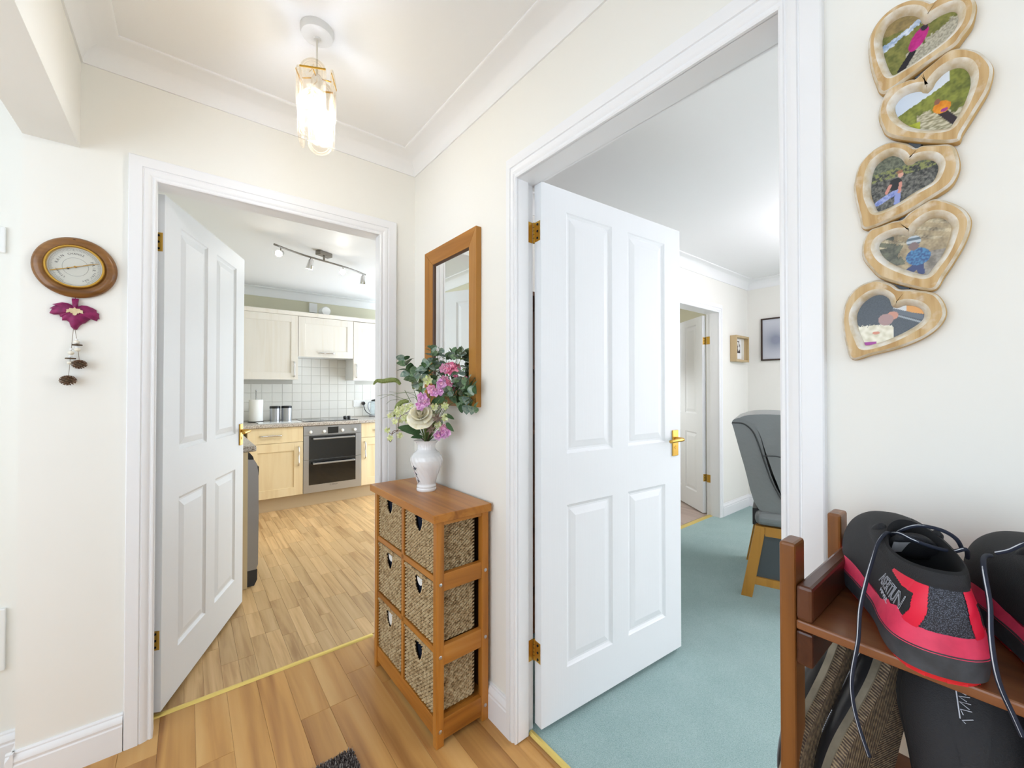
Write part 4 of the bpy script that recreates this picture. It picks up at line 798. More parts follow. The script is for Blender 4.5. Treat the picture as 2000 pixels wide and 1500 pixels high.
# ------------------------------------------------------------------ doormat
dm = thing('doormat', 'corner of a mottled brown doormat on the hall laminate', 'doormat', (.449, 1.452, 0), R(1))
MT['matbase'] = plain('mat_base', '#4A4440', .95)
obj('backing', box(-.42, 0, -.60, 0, 0, .006), 'matbase', dm)
pile = MB(); rg = random.Random(2)
for i in range(9000):
    x, y = rg.uniform(-.26, 0.002), rg.uniform(-.22, .002); h = rg.uniform(.007, .013); a = rg.random() * 6.28; w = .0016; dx, dy = rg.uniform(-.003, .003), rg.uniform(-.003, .003)
    c, s = math.cos(a) * w, math.sin(a) * w; mi = rg.choice((0, 0, 1, 1, 2))
    pile.add([(x - c, y - s, .005), (x + c, y + s, .005), (x + dx + c * .7, y + dy + s * .7, .005 + h), (x + dx - c * .7, y + dy - s * .7, .005 + h)], [(0, 1, 2, 3)], mi)
tag(obj('pile', pile, [plain('pile_dark', '#4B413E', 1), plain('pile_mid', '#857A74', 1), plain('pile_pale', '#B7AEA6', 1)], dm, fix=False), None, kind='stuff')
# ------------------------------------------------------------------ vase
VX, VY, VZ = .805, 1.60, .814
MT['ceramic'] = plain('white_glazed_ceramic', '#EFEFF0', .12, coat=.4)
vase = thing('vase', 'white fluted ceramic vase with painted sprig on the cabinet top', 'vase', (VX, VY, VZ))
VP = [(.040, 0), (.042, .004), (.042, .010), (.0395, .014), (.041, .019), (.040, .023), (.037, .028), (.044, .055), (.055, .085), (.0645, .110), (.068, .130), (.0645, .147), (.054, .160), (.044, .168), (.038, .176), (.0355, .186), (.038, .196), (.046, .206), (.0525, .2115), (.054, .214)]
VPs = []
for i in range(len(VP) - 1):
    for k in range(4): VPs.append(tuple(VP[i][j] + (VP[i + 1][j] - VP[i][j]) * k / 4 for j in (0, 1)))
VPs.append(VP[-1])
def vfn(u, v_):
    k = min(int(v_ * (len(VPs) - 1) + .5), len(VPs) - 1); r, z = VPs[k]; a = 2 * math.pi * u
    w = max(0, min(1, (z - .030) / .02)) * max(0, min(1, (.160 - z) / .015)); fl_ = .0022 * w * abs(math.sin(9 * (a + z * 9.0))) ** .8 - .001 * w
    w2 = max(0, min(1, (z - .172) / .01)) * max(0, min(1, (.208 - z) / .01)); fl_ += .0009 * w2 * math.sin(32 * a)
    return ((r + fl_) * math.cos(a), (r + fl_) * math.sin(a), z)
vb = MB().grid(vfn, 144, len(VPs), closeu=True)
vb.lathe([(.054, .214), (.051, .2125), (.036, .196), (.033, .186), (.034, .16)], 48, caps=False); vb.lathe([(0, .0005), (.040, .0005)], 32, caps=False)
obj('vase_body', vb, 'ceramic', vase, smooth=50)
MT['petink'] = plain('vase_print_green', '#3C4350', .4); MT['petred'] = plain('vase_print_plum', '#7A3A66', .4)
def on_vase(a, z, d=.0022):
    r = min(((abs(zz - z), rr) for rr, zz in VPs))[1] + d; return Vector((r * math.cos(a), r * math.sin(a), z))
pr = MB(); A0 = math.atan2(-VY, -VX) - .95
for da, z, w, h, tilt, mi in ((.0, .100, .010, .005, .8, 0), (.10, .098, .012, .005, -.5, 0), (.20, .103, .009, .004, .3, 0), (-.02, .082, .007, .006, 0, 1), (.08, .076, .011, .005, -.9, 0), (-.04, .066, .006, .004, .6, 0), (.04, .050, .009, .004, .9, 0), (.16, .046, .012, .0055, -.3, 0), (.06, .040, .008, .004, 1.3, 0), (.12, .106, .006, .004, 1.2, 0), (.02, .110, .007, .004, 1.4, 0)):
    c = []
    for j in range(10):
        b = 2 * math.pi * j / 10; du, dz = w / 2 * math.cos(b), h / 2 * math.sin(b); u_, z_ = du * math.cos(tilt) - dz * math.sin(tilt), du * math.sin(tilt) + dz * math.cos(tilt)
        c.append(on_vase(A0 + da + u_ / .058, z + z_))
    pr.add(c, [tuple(range(10))], mi)
pr.tube([on_vase(A0 + .02 + .06 * math.sin(k), .036 + k * .011) for k in range(8)], .0006, 5)
obj('painted_sprig', pr, ['petink', 'petred'], vase, fix=False)

# ------------------------------------------------------------------ flowers (each stem is its own thing, standing in the vase)
rf = random.Random(21)
def pet(name, c1, c2, sc=90, rough=.65):
    t = NT(name); v = t.coords((sc,) * 3); nz = t.n('ShaderNodeTexNoise', i_Scale=1.0, i_Detail=3.0); t.l(v, nz.inputs[0])
    c = t.ramp(nz.outputs[0], [(.35, S(c1)), (.68, S(c2))])
    hs = t.n('ShaderNodeHueSaturation'); mr = t.n('ShaderNodeMapRange'); mr.inputs['To Min'].default_value = .75; mr.inputs['To Max'].default_value = 1.2
    t.l(t.rnd, mr.inputs[0]); t.l(mr.outputs[0], hs.inputs['Value']); t.l(c, hs.inputs['Color']); t.l(hs.outputs[0], t.b.inputs['Base Color']); t.b.inputs['Roughness'].default_value = rough
    t.b.inputs['Specular IOR Level'].default_value = .3; return t.m
MT['euc'] = pet('eucalyptus_leaf', '#5F805E', '#93AA86'); MT['euc2'] = pet('eucalyptus_dusty', '#6C837A', '#A9B6A2'); MT['dleaf'] = pet('dark_green_leaf', '#2F4A2C', '#4E6A42', 40)
MT['stem'] = pet('green_stem', '#5E7440', '#7E8F58'); MT['bstem'] = pet('brown_twig', '#5A4436', '#7A6250'); MT['tail'] = pet('green_tail', '#7C8A4C', '#A9B472', 250)
MT['lime'] = pet('lime_petal', '#CBD47E', '#F0F0D2', 130); MT['pink1'] = pet('pink_petal', '#D985AE', '#F3C3D8', 100); MT['pink2'] = pet('rose_pink_petal', '#D55C86', '#F0A0B4', 100); MT['pink3'] = pet('mauve_petal', '#C774B8', '#EFC4E4', 100)
MT['ivory'] = pet('ivory_petal', '#EDE4C0', '#F6F1E0', 60); MT['succ'] = pet('dusky_leaflet', '#6E5A50', '#927F70')
ROOT = Vector((VX, VY, VZ + .200))
def frame(d, twist=0.0):
    d = d.normalized(); x = d.cross(Vector((0, 0, 1))); x = x.normalized() if x.length > .05 else Vector((1, 0, 0)); z = x.cross(d).normalized()
    x2 = x * math.cos(twist) + z * math.sin(twist); z2 = x2.cross(d); return Matrix((x2, d, z2)).transposed().to_4x4()   # local y points along d
def leaf_mesh(name, L, W, m, cup=.15, n=8, tipp=.75, rnd_=.62):
    vs = []; fs = []
    for i in range(n):
        t = i / (n - 1); w = W * .5 * max(0, math.sin(math.pi * min(1, t ** tipp * .995 + .005))) ** rnd_ if 0 < i < n - 1 else W * .03; y = L * t; z = -cup * L * (t - .3) ** 2
        vs += [(-w, y, z + cup * w * .8), (0, y, z), (w, y, z + cup * w * .8)]
    for i in range(n - 1):
        a = i * 3; fs += [(a, a + 1, a + 4, a + 3), (a + 1, a + 2, a + 5, a + 4)]
    me = MB().add(vs, fs).mesh(name); me.materials.append(MT[m]); me.polygons.foreach_set('use_smooth', [True] * len(me.polygons)); return me
def put(name, me, parent, p, d, twist=0.0, s=1.0):
    o = bpy.data.objects.new(name, me); col.objects.link(o); o.parent = parent
    o.matrix_basis = Matrix.Translation(Vector(p) - parent.location) @ frame(Vector(d), twist) @ Matrix.Scale(s, 4); return o
def stemobj(parent, pts, r, m, name='stem', n=6):
    q = catmull(pts, 5); L = len(q) - 1
    return obj(name, MB().tube([p - parent.location for p in q], [r * (1 - .4 * i / L) for i in range(L + 1)], n), m, parent, smooth=True)
G = 'artificial flowers in the white vase'
def flower_thing(name, label): return thing(name, label, 'flower', tuple(ROOT), group=G)
# eucalyptus sprigs
euc_round = [leaf_mesh('leaf', .030, .028, 'euc'), leaf_mesh('leaf', .032, .029, 'euc2'), leaf_mesh('leaf', .023, .021, 'euc')]
euc_big = [leaf_mesh('leaf', .050, .040, 'euc2', .3), leaf_mesh('leaf', .046, .036, 'dleaf', .3), leaf_mesh('leaf', .044, .034, 'euc', .3)]
elab = ['tallest eucalyptus sprig at the left edge of the mirror glass', 'eucalyptus sprig tipped beside the mirror frame corner', 'eucalyptus sprig rising in the middle of the mirror glass', 'small leaved eucalyptus sprig reflected at the mirror centre', 'eucalyptus sprig reaching the right of the mirror glass', 'dark eucalyptus sprig leaning left over the wall corner', 'dusty eucalyptus sprig crossing the right side of the mirror frame', 'lowest eucalyptus sprig drooping below the mirror corner', 'large leaved eucalyptus sprig beneath the pink flowers on the right', 'eucalyptus sprig behind the upper pink blooms', 'broad eucalyptus sprig behind the green spikes']
def mid(f, g, dz): a = [Vector(p) for p in DATA['euc'][f]]; b = [Vector(p) for p in DATA['euc'][g]]; return [tuple(a[k].lerp(b[k], .5) + Vector((-.012, -.016, dz))) for k in range(len(a))]
FILL = [mid(10, 2, -.02), mid(8, 2, -.03), mid(10, 5, -.05), mid(7, 0, -.06)]
elab += ['eucalyptus filler sprig in the heart of the bouquet', 'eucalyptus filler sprig among the salmon pink flowers', 'eucalyptus filler sprig behind the ivory rose', 'low eucalyptus sprig between rose and lime blossoms']
for i, pts in enumerate(DATA['euc'] + FILL):
    e = flower_thing('eucalyptus_sprig', elab[i]); P = [ROOT] + [Vector(p) for p in pts[1:]]
    q = catmull(P, 10); stemobj(e, P, .0016, 'stem'); big = i in (5, 6, 7, 8, 10); n = len(q)
    step = 4
    for k in range(int(n * .44), n, step):
        d = (q[min(k + 1, n - 1)] - q[k - 1]); d = d.normalized(); side = d.cross(Vector((.62, .78, 0))).normalized()
        for s in (-1, 1):
            tw = rf.uniform(-1.2, 1.2); fac = 1.0 if k < n - 6 else .75
            dv = (side * s * .9 + d * .5 + Vector((-.62, -.78, .1)) * rf.uniform(.05, .7))
            if q[k].x + dv.normalized().x * .04 > .905: dv.x = -abs(dv.x)
            put('leaf', rf.choice(euc_big if big else euc_round), e, q[k], dv, tw, fac * rf.uniform(.85, 1.1))
# green tails
tl = ['long green tail arching far left toward the door frame', 'green tail curling down at the left of the rose', 'curled green spike at the left of the bouquet', 'upright green spike left of the lime flower', 'short green spike tip rising beside the curled one']
for i, pts in enumerate(DATA['tails']):
    e = flower_thing('amaranth_tail', tl[i]); P = [Vector(p) for p in pts]
    if i < 2: body = catmull(P[:-1], 10); base = P[-1]; body = body[::-1]
    else: body = catmull(P, 10); base = P[0]
    stemobj(e, [ROOT, (ROOT + base) / 2 + Vector((0, 0, .02)), base], .0018, 'stem')
    n = len(body); mb = MB(); bm_ = MB(); rr = .0105
    bm_.tube([p - e.location for p in body], [rr * .8 * math.sin(math.pi * (.12 + .86 * k / (n - 1))) + .0008 for k in range(n)], 8)
    obj('tail_core', bm_, 'tail', e, smooth=True)
    for k in range(n - 1):
        d = (body[k + 1] - body[k]); r = rr * math.sin(math.pi * (.12 + .86 * k / (n - 1))) + .001; f4 = frame(d)
        for j in range(7):
            a = 2 * math.pi * (j + .5 * (k % 2)) / 7; c = body[k] + f4.to_3x3() @ Vector((math.cos(a), 0, math.sin(a))) * r * .85 - e.location
            mb.sphere(c, .0016, 5, 4)
    tag(obj('tail_grains', mb, 'tail', e), None, kind='stuff')
# grass blades
gb = thing('grass_stem', 'fine grass blades fanning out left of the bouquet', 'flower', tuple(ROOT), group=G)
for pts in DATA['grass']:
    P = [Vector(p) for p in pts]; stemobj(gb, [ROOT] + P, .0009, 'stem', 'blade', 4)
# curly twigs with lime flowers
pt_me = leaf_mesh('petal', .012, .009, 'lime', .5)
def blossom(parent, c, me, n, s, d=None, name='petal', open_=.9):
    d = Vector(d) if d else Vector((-.55, -.78, .15)); f4 = frame(d).to_3x3(); c = Vector(c)
    for k in range(n):
        a = 2 * math.pi * k / n + rf.random() * .4; dv = f4 @ Vector((math.cos(a) * open_, .45, math.sin(a) * open_)); put(name, me, parent, c, dv, math.pi / 2 + rf.uniform(-.3, .3) + a, s)
tw = thing('curly_twig', 'curly brown twig with lime green buds at lower left of the bouquet', 'flower', tuple(ROOT), group=G)
for i, pts in enumerate(DATA['twigs']):
    P = [Vector(p) for p in pts]; stemobj(tw, ([ROOT] if i == 0 else []) + P, .0016, 'bstem', 'twig', 6)
for c in DATA['lime'][:5]: blossom(tw, c, pt_me, 6, 1.25)
ls = thing('lime_blossom_spray', 'spray of pale lime blossoms left of the white rose', 'flower', tuple(ROOT), group=G)
for c in DATA['lime'][5:10]:
    stemobj(ls, [ROOT, (ROOT + Vector(c)) / 2, Vector(c)], .0010, 'stem')
    blossom(ls, c, pt_me, 7, 1.4); blossom(ls, Vector(c) + Vector((.012, -.012, .010)), pt_me, 5, 1.1); blossom(ls, Vector(c) + Vector((-.012, .010, -.012)), pt_me, 5, 1.1)
ll = ['lime centred white blossom above the mauve flowers', 'lime blossom just right of the white rose', 'pale lime blossom right of the rose below the pinks', 'small lime blossom above the single green leaf', 'tiny lime and red bud near the vase rim', 'white and lime blossom beside the green spike']
for i, c in enumerate(DATA['lime'][10:]):
    e = flower_thing('lime_blossom', ll[i]); stemobj(e, [ROOT, (ROOT + Vector(c)) / 2, Vector(c)], .0011, 'stem'); blossom(e, c, pt_me, 7, 1.9 if i in (0, 5) else 1.5)
# pink flowers
pk = {k: leaf_mesh('petal', .015, .015, k, .35, tipp=.8) for k in ('pink1', 'pink2', 'pink3')}
pl_ = [('upper pink flower spray overlapping the mirror', 'pink2'), ('mauve pink flower spray at the centre of the bouquet', 'pink3'), ('salmon pink flower spray right of centre', 'pink2'), ('mauve flowers just above the white rose', 'pink3'), ('low magenta flower spray at the vase rim', 'pink3')]
for (lab, kk), cs in zip(pl_, DATA['pink']):
    e = flower_thing('pink_flower_spray', lab)
    for j, c in enumerate(cs):
        c = Vector(c); stemobj(e, [ROOT, (ROOT + c) / 2 + Vector((0, 0, .01)), c], .0010, 'stem')
        k2 = kk if j % 3 else ('pink1' if kk != 'pink1' else kk)
        blossom(e, c, pk[kk if j < 3 else k2], 6, 1.55, (-.55 + rf.uniform(-.4, .4), -.78, .15 + rf.uniform(-.4, .4))); blossom(e, c + Vector((-.003, -.004, .001)), pk[k2], 4, .7, open_=.5)
for lab, c in zip(('pink bud against the mirror glass', 'pink bud at the right edge of the mirror glass', 'pink bud high on the left of the pink spray'), DATA['buds']):
    e = flower_thing('pink_bud', lab); c = Vector(c); stemobj(e, [ROOT, (ROOT + c) / 2, c], .0010, 'stem'); blossom(e, c, pk['pink2'], 5, .9, (-.3, -.5, .8), open_=.4)
# white rose
rs = thing('white_rose', 'large ivory rose at the front of the bouquet', 'flower', tuple(ROOT), group=G)
rc = Vector(DATA['rose']); rd = Vector((-.45, -.62, .62)).normalized(); f4 = frame(rd).to_3x3()
base = rc - rd * .022
def rose_petal(r, H, span, curl):
    def fn(u, v_):
        th = (u * 2 - 1) * span * (.35 + .65 * math.sin(math.pi * (.18 + .66 * v_))); rho = r * (.18 + .82 * v_ ** .75) + curl * v_ ** 5; h = H * v_ ** .8 - curl * .9 * v_ ** 4 - .10 * r * (u * 2 - 1) ** 2 * v_
        return (rho * math.cos(th), rho * math.sin(th), h)
    me = MB().grid(fn, 9, 8).mesh('petal'); me.materials.append(MT['ivory']); me.polygons.foreach_set('use_smooth', [True] * len(me.polygons)); return me
zx = rd.cross(Vector((0, 0, 1))).normalized(); zy = rd.cross(zx)
for ring, (n, r_, H_, sp_, cu2) in enumerate(((7, .046, .016, .66, .012), (6, .041, .034, .72, .008), (5, .033, .046, .85, .004), (4, .023, .052, 1.0, .001), (3, .013, .055, 1.25, -.003))):
    me = rose_petal(r_, H_, sp_, cu2)
    for k in range(n):
        o = bpy.data.objects.new('petal', me); col.objects.link(o); o.parent = rs
        o.matrix_basis = Matrix.Translation(base - rs.location) @ Matrix((zx, zy, rd)).transposed().to_4x4() @ Matrix.Rotation(2 * math.pi * (k + ring * .41) / n, 4, 'Z')
obj('rose_heart', MB().sphere(rc - rd * .004 - rs.location, .009, 12, 8), 'ivory', rs, smooth=True)
stemobj(rs, [ROOT + Vector((-.02, -.02, 0)), Vector(DATA['rose_stem'][1]) + Vector((0, 0, -.03)), base], .0025, 'stem')
sep = leaf_mesh('sepal', .020, .010, 'stem', .2)
for k in range(5): a = 2 * math.pi * k / 5; put('sepal', sep, rs, base - rd * .004, f4 @ Vector((math.cos(a), .1, math.sin(a))), 0)
# broad dark leaves low in the bouquet
bl = leaf_mesh('blade', 1.0, .42, 'dleaf', .25, 9)
blab = ['broad dark leaf spreading left above the vase rim', 'broad dark leaf folded over the left of the vase rim', 'single oval green leaf hanging right of the vase', 'dark leaf behind the small lime blossom', 'dark leaf under the mauve flowers', 'dark leaf close to the low magenta flowers']
for i, (a, b, c) in enumerate(DATA['leaves']):
    e = flower_thing('green_leaf', blab[i]); b = Vector(b); c = Vector(c); stemobj(e, [ROOT, b], .0014, 'stem'); o = put('blade', bl, e, b, c - b, (1.2, .9, -1.3, -.8, 1.5, 1.0)[i], (c - b).length * 1.15)
for i, c in enumerate(DATA['succ']):
    e = flower_thing('dusky_rosette', ('brown dusky rosette just above the vase rim', 'brown dusky rosette right of the rose')[i]); c = Vector(c); stemobj(e, [ROOT, c], .0014, 'bstem')
    blossom(e, c, leaf_mesh('leaflet', .024, .009, 'succ', .2), 7, 1.0)

# ------------------------------------------------------------------ heart photo frames
t = NT('whitewashed_wood')
v = t.coords((16, 60, 5)); n1 = t.n('ShaderNodeTexNoise', i_Scale=1.0, i_Detail=6.0, i_Distortion=.6); t.l(v, n1.inputs[0])
v2 = t.coords((45, 45, 45)); n2 = t.n('ShaderNodeTexNoise', i_Scale=1.0, i_Detail=5.0); t.l(v2, n2.inputs[0])
cA = t.ramp(n1.outputs[0], [(.35, S('#B8935F')), (.5, S('#CBAA78')), (.68, S('#D9C19A'))]); fB = t.ramp(n2.outputs[0], [(.56, (0, 0, 0, 1)), (.72, (.8, .8, .8, 1))])
mxc = t.n('ShaderNodeMix', data_type='RGBA'); t.l(fB, mxc.inputs[0]); t.l(cA, mxc.inputs[6]); mxc.inputs[7].default_value = S('#E0D5C2'); t.l(mxc.outputs[2], t.b.inputs['Base Color'])
t.b.inputs['Roughness'].default_value = .7; t.bump(n1.outputs[0], .25, .003); MT['heartwood'] = t.m
MT['whitewash'] = plain('worn_white_paint', '#E9E4DA', .7, var=('#CDB994', 50)); MT['heartside'] = wood('heart_side_wood', '#C9A66C', '#A98547', 'z', 30, .6, .03)
MT['slate'] = plain('dark_grey_matte', '#565E66', .8)
def resample(pts, n):
    q = catmull([Vector((p[0], p[1], 0)) for p in pts], 10, True); L = [0]
    for i in range(len(q)): L.append(L[-1] + (q[(i + 1) % len(q)] - q[i]).length)
    out = []
    for k in range(n):
        s = L[-1] * k / n; i = max(j for j in range(len(q)) if L[j] <= s + 1e-12); f_ = (s - L[i]) / max(1e-9, L[i + 1] - L[i]); p = q[i].lerp(q[(i + 1) % len(q)], f_); out.append((p.x, p.y))
    return out
def inset(P, d):
    n = len(P); out = []
    for i in range(n):
        a, b = Vector(P[i - 1]), Vector(P[(i + 1) % n]); e = (b - a).normalized(); out.append((P[i][0] - e.y * d, P[i][1] + e.x * d))
    return out
def area(P): return sum(P[i - 1][0] * P[i][1] - P[i][0] * P[i - 1][1] for i in range(len(P))) / 2
import mathutils
def nz2(u, v_, s, seed=0): return mathutils.noise.noise(Vector((u * s + seed * 7.3, v_ * s, seed * 3.1)))
def mixc(a, b, t): t = max(0, min(1, t)); return tuple(a[i] + (b[i] - a[i]) * t for i in range(3))
def inell(u, v_, cx, cy, rx, ry, rot=0):
    c, s = math.cos(rot), math.sin(rot); x, y = u - cx, v_ - cy; return ((x * c + y * s) / rx) ** 2 + ((-x * s + y * c) / ry) ** 2 < 1
def seg(u, v_, a, b, r): 
    pa = Vector((u - a[0], v_ - a[1])); ba = Vector((b[0] - a[0], b[1] - a[1])); h = max(0, min(1, pa.dot(ba) / ba.dot(ba))); return (pa - ba * h).length < r
def H3(h): return S(h)[:3]
# printed pictures, u to the right, v upwards, each in 0..1 of the opening
def photo1(u, v_):
    n = nz2(u, v_, 9, 1) + .6 * nz2(u, v_, 30, 2); c = mixc(H3('#5E6330'), H3('#8C8A48'), .5 + n * .7)
    if v_ > .78 - .1 * u: c = mixc(H3('#80704A'), H3('#A08A5A'), .5 + n)
    if abs(v_ - (.55 + .42 * u) + .05 * n) < .055 and u < .62: c = mixc(H3('#8CA4C4'), H3('#DCE4EE'), .5 + n)
    if v_ < .42 - .1 * (1 - u) + .3 * (u - .5) + .08 * n and u > .33: c = mixc(H3('#8E8878'), H3('#C4BEAA'), .5 + nz2(u, v_, 40, 3))
    if seg(u, v_, (.42, .30), (.24, .04), .035) or seg(u, v_, (.44, .28), (.30, .06), .03): c = H3('#1E1C22')
    if inell(u, v_, .50, .47, .10, .20, -.55): c = mixc(H3('#A81A72'), H3('#C42A88'), .5 + n)
    if inell(u, v_, .58, .62, .05, .05): c = H3('#2E2832')
    if inell(u, v_, .61, .70, .045, .05): c = H3('#C98E7C')
    if inell(u, v_, .63, .745, .045, .03): c = H3('#7A4A38')
    return c
def photo2(u, v_):
    n = nz2(u, v_, 8, 4) + .6 * nz2(u, v_, 28, 5); c = mixc(H3('#5A6028'), H3('#8E9440'), .5 + n * .8)
    if v_ > .56 + .42 * (u - .1) - .02 * n and u < .75: c = mixc(H3('#C8D4E4'), H3('#E4EAF0'), u)
    if u > .3 and v_ < .45 - .25 * (u - .3) + .1 * n: c = mixc(H3('#8C8566'), H3('#D0C8AE'), .5 + nz2(u, v_ * 3, 16, 6) * 1.2)
    if u < .35 and v_ < .3: c = mixc(H3('#7C8420'), H3('#B0B436'), .5 + n)
    if seg(u, v_, (.64, .34), (.80, .10), .055): c = H3('#2A1E26')
    if inell(u, v_, .64, .42, .12, .105, -.3): c = mixc(H3('#D27A14'), H3('#E89A2A'), .5 + n)
    if inell(u, v_, .67, .36, .05, .03): c = H3('#A03A8A')
    if inell(u, v_, .58, .54, .04, .05): c = H3('#8A5C48')
    return c
def photo3(u, v_):
    n = nz2(u, v_, 22, 7) + .7 * nz2(u, v_, 50, 8); c = mixc(H3('#2E302E'), H3('#7E7C74'), .45 + n * .9)
    if v_ > .70: c = mixc(H3('#4E5448'), H3('#7C806C'), .5 + n)
    if .58 < v_ < .74 and n > .1 - .2 * u: c = mixc(H3('#68723A'), H3('#8E925A'), .5 + n)
    if seg(u, v_, (.40, .30), (.10, .16), .05): c = mixc(H3('#6A7CC0'), H3('#A8B2DC'), .5 + n)
    if seg(u, v_, (.42, .28), (.40, .08), .045): c = H3('#8E9AD0')
    if inell(u, v_, .38, .44, .10, .12, -.3): c = H3('#1C1C20')
    if seg(u, v_, (.30, .44), (.24, .32), .025) or seg(u, v_, (.46, .44), (.44, .28), .025): c = H3('#D09080')
    if inell(u, v_, .46, .60, .042, .055): c = H3('#D8A290')
    if inell(u, v_, .45, .655, .05, .03): c = H3('#9A6A50')
    return c
def photo4(u, v_):
    n = nz2(u, v_, 8, 9) + .5 * nz2(u, v_, 30, 10); c = mixc(H3('#8A7A5C'), H3('#B8A582'), .5 + n)
    if u + v_ * .2 < .42 + .1 * n and v_ > .25: c = mixc(H3('#3E4034'), H3('#70705A'), .5 + n)
    if v_ > .62 and math.sin((u * .6 + v_ * 1.6) * 26) > .3: c = mixc(H3('#6A5C44'), H3('#D2C4A2'), .5 + n)
    if u > .55 and v_ < .42: c = mixc(H3('#6E665C'), H3('#A0988C'), .5 + n)
    if seg(u, v_, (.58, .22), (.42, .10), .06) or seg(u, v_, (.58, .2), (.60, .06), .05): c = H3('#2E3C6E')
    if inell(u, v_, .56, .36, .17, .16): c = mixc(H3('#274A7E'), H3('#4A86B4'), .5 + nz2(u, v_, 30, 11) * 1.5)
    if inell(u, v_, .50, .66, .10, .10): c = H3('#BAC4CC') if math.sin(v_ * 70) > 0 else H3('#5E6E78')
    if inell(u, v_, .50, .56, .075, .075): c = H3('#7E6A68')
    return c
def photo5(u, v_):
    n = nz2(u, v_, 60, 12); c = mixc(H3('#3A4048'), H3('#4A525A'), .5 + n)
    if u > .56 and v_ > .66 - .3 * (u - .56): c = H3('#D8DADA') if u < .76 else H3('#E0A050')
    if abs(v_ - (.66 - .45 * (u - .55))) < .05 and u > .55: c = H3('#5E6670')
    if abs(v_ - (.56 - .5 * (u - .6))) < .02 and u > .6: c = H3('#9AA2A8')
    if v_ < .40 + .05 * n - .5 * max(0, u - .45) and u < .56: c = mixc(H3('#CFC8AE'), H3('#EDE8D6'), .5 + nz2(u, v_, 14, 13))
    if inell(u, v_, .30, .24, .06, .03): c = H3('#D08A70')
    if inell(u, v_, .55, .56, .09, .08): c = H3('#C88E78')
    if inell(u, v_, .45, .49, .115, .115): c = H3('#A88884')
    if v_ < .07 and u < .3: c = H3('#A02A90')
    return c
t = NT('photo_print'); at_ = t.n('ShaderNodeAttribute'); at_.attribute_name = 'print'; t.l(at_.outputs['Color'], t.b.inputs['Base Color']); t.b.inputs['Roughness'].default_value = .35; MT['print'] = t.m
def point_in(P, x, y):
    c = False; j = len(P) - 1
    for i in range(len(P)):
        if (P[i][1] > y) != (P[j][1] > y) and x < (P[j][0] - P[i][0]) * (y - P[i][1]) / (P[j][1] - P[i][1]) + P[i][0]: c = not c
        j = i
    return c
hlab = ['topmost whitewashed heart frame with a person in a pink coat by a stream', 'second heart frame from the top, person in an orange jacket on a hillside', 'middle heart frame with a person in blue jeans on dark rocks', 'fourth heart frame, small child in a blue jacket and striped hat', 'lowest heart frame with a child in a cream top beside a dark chair']
hf = thing('heart_photo_frame', 'chain of five whitewashed wooden heart photo frames on the hall wall', 'photo frame', (XR, 0.0, 1.30))
O3 = lambda u, v_, d: (-d, -u, v_ - 1.30)
NH = 120
for i, ((oo, ii), fn) in enumerate(zip(DATA['hearts'], (photo1, photo2, photo3, photo4, photo5))):
    A = resample(oo, NH); B = resample(ii, NH)
    if area(A) < 0: A = A[::-1]
    if area(B) < 0: B = B[::-1]
    # align starts
    k0 = min(range(NH), key=lambda k: (B[k][0] - A[0][0]) ** 2 + (B[k][1] - A[0][1]) ** 2); B = B[k0:] + B[:k0]
    rings = [(A, .001), (inset(A, -.0015), .012), (inset(A, -.0005), .0175), (inset(A, .0028), .0222), (inset(B, -.0045), .0222), (inset(B, -.0012), .0205), (inset(B, .0035), .013), (inset(B, .0045), .0085)]
    mi_ = [2, 2, 1, 0, 1, 1, 1]; mb = MB(); vs = [O3(u, v_, d) for P, d in rings for u, v_ in P]
    for r_ in range(len(rings) - 1):
        mb_f = [(r_ * NH + k, r_ * NH + (k + 1) % NH, (r_ + 1) * NH + (k + 1) % NH, (r_ + 1) * NH + k) for k in range(NH)]
        mb.f += mb_f; mb.mi += [mi_[r_]] * NH
    mb.v = vs
    h = obj('heart', mb, ['heartwood', 'whitewash', 'heartside'], hf, smooth=50, fix=False); tag(h, hlab[i])
    # print
    C = inset(B, .0045); us = [p[0] for p in C]; vs_ = [p[1] for p in C]; u0, u1, v0, v1 = min(us), max(us), min(vs_), max(vs_); N = 84
    pm = MB(); cols = []; idx = {}
    C2 = inset(C, -.001)
    for a in range(N + 1):
        for b in range(N + 1):
            u, v_ = u0 + (u1 - u0) * a / N, v0 + (v1 - v0) * b / N
            if point_in(inset(B, .0015) if False else C2, u, v_) or True:
                idx[(a, b)] = len(pm.v); pm.v.append(O3(u, v_, .0092)); cols.append(fn(a / N, b / N))
    for a in range(N):
        for b in range(N):
            uc, vc = u0 + (u1 - u0) * (a + .5) / N, v0 + (v1 - v0) * (b + .5) / N
            if point_in(inset(B, -.002), uc, vc): pm.f.append((idx[(a, b)], idx[(a + 1, b)], idx[(a + 1, b + 1)], idx[(a, b + 1)])); pm.mi.append(0)
    me = pm.mesh('photo'); ca = me.color_attributes.new('print', 'FLOAT_COLOR', 'POINT')
    for k, c in enumerate(cols): ca.data[k].color = (*c, 1)
    obj('photo', me, 'print', h)
# dark grey pieces set in the notches between the hearts
for u, v_ in ((-.1009, 1.7514), (-.1040, 1.6400), (-.1221, 1.5316), (-.1206, 1.4139)):
    obj('notch_piece', MB().prism([(u - .013, v_ + .003), (u, v_ - .009), (u + .013, v_ + .003), (u, v_ + .008)], .008, lambda a, b, w: O3(a, b, .002 + w)), 'slate', hf)
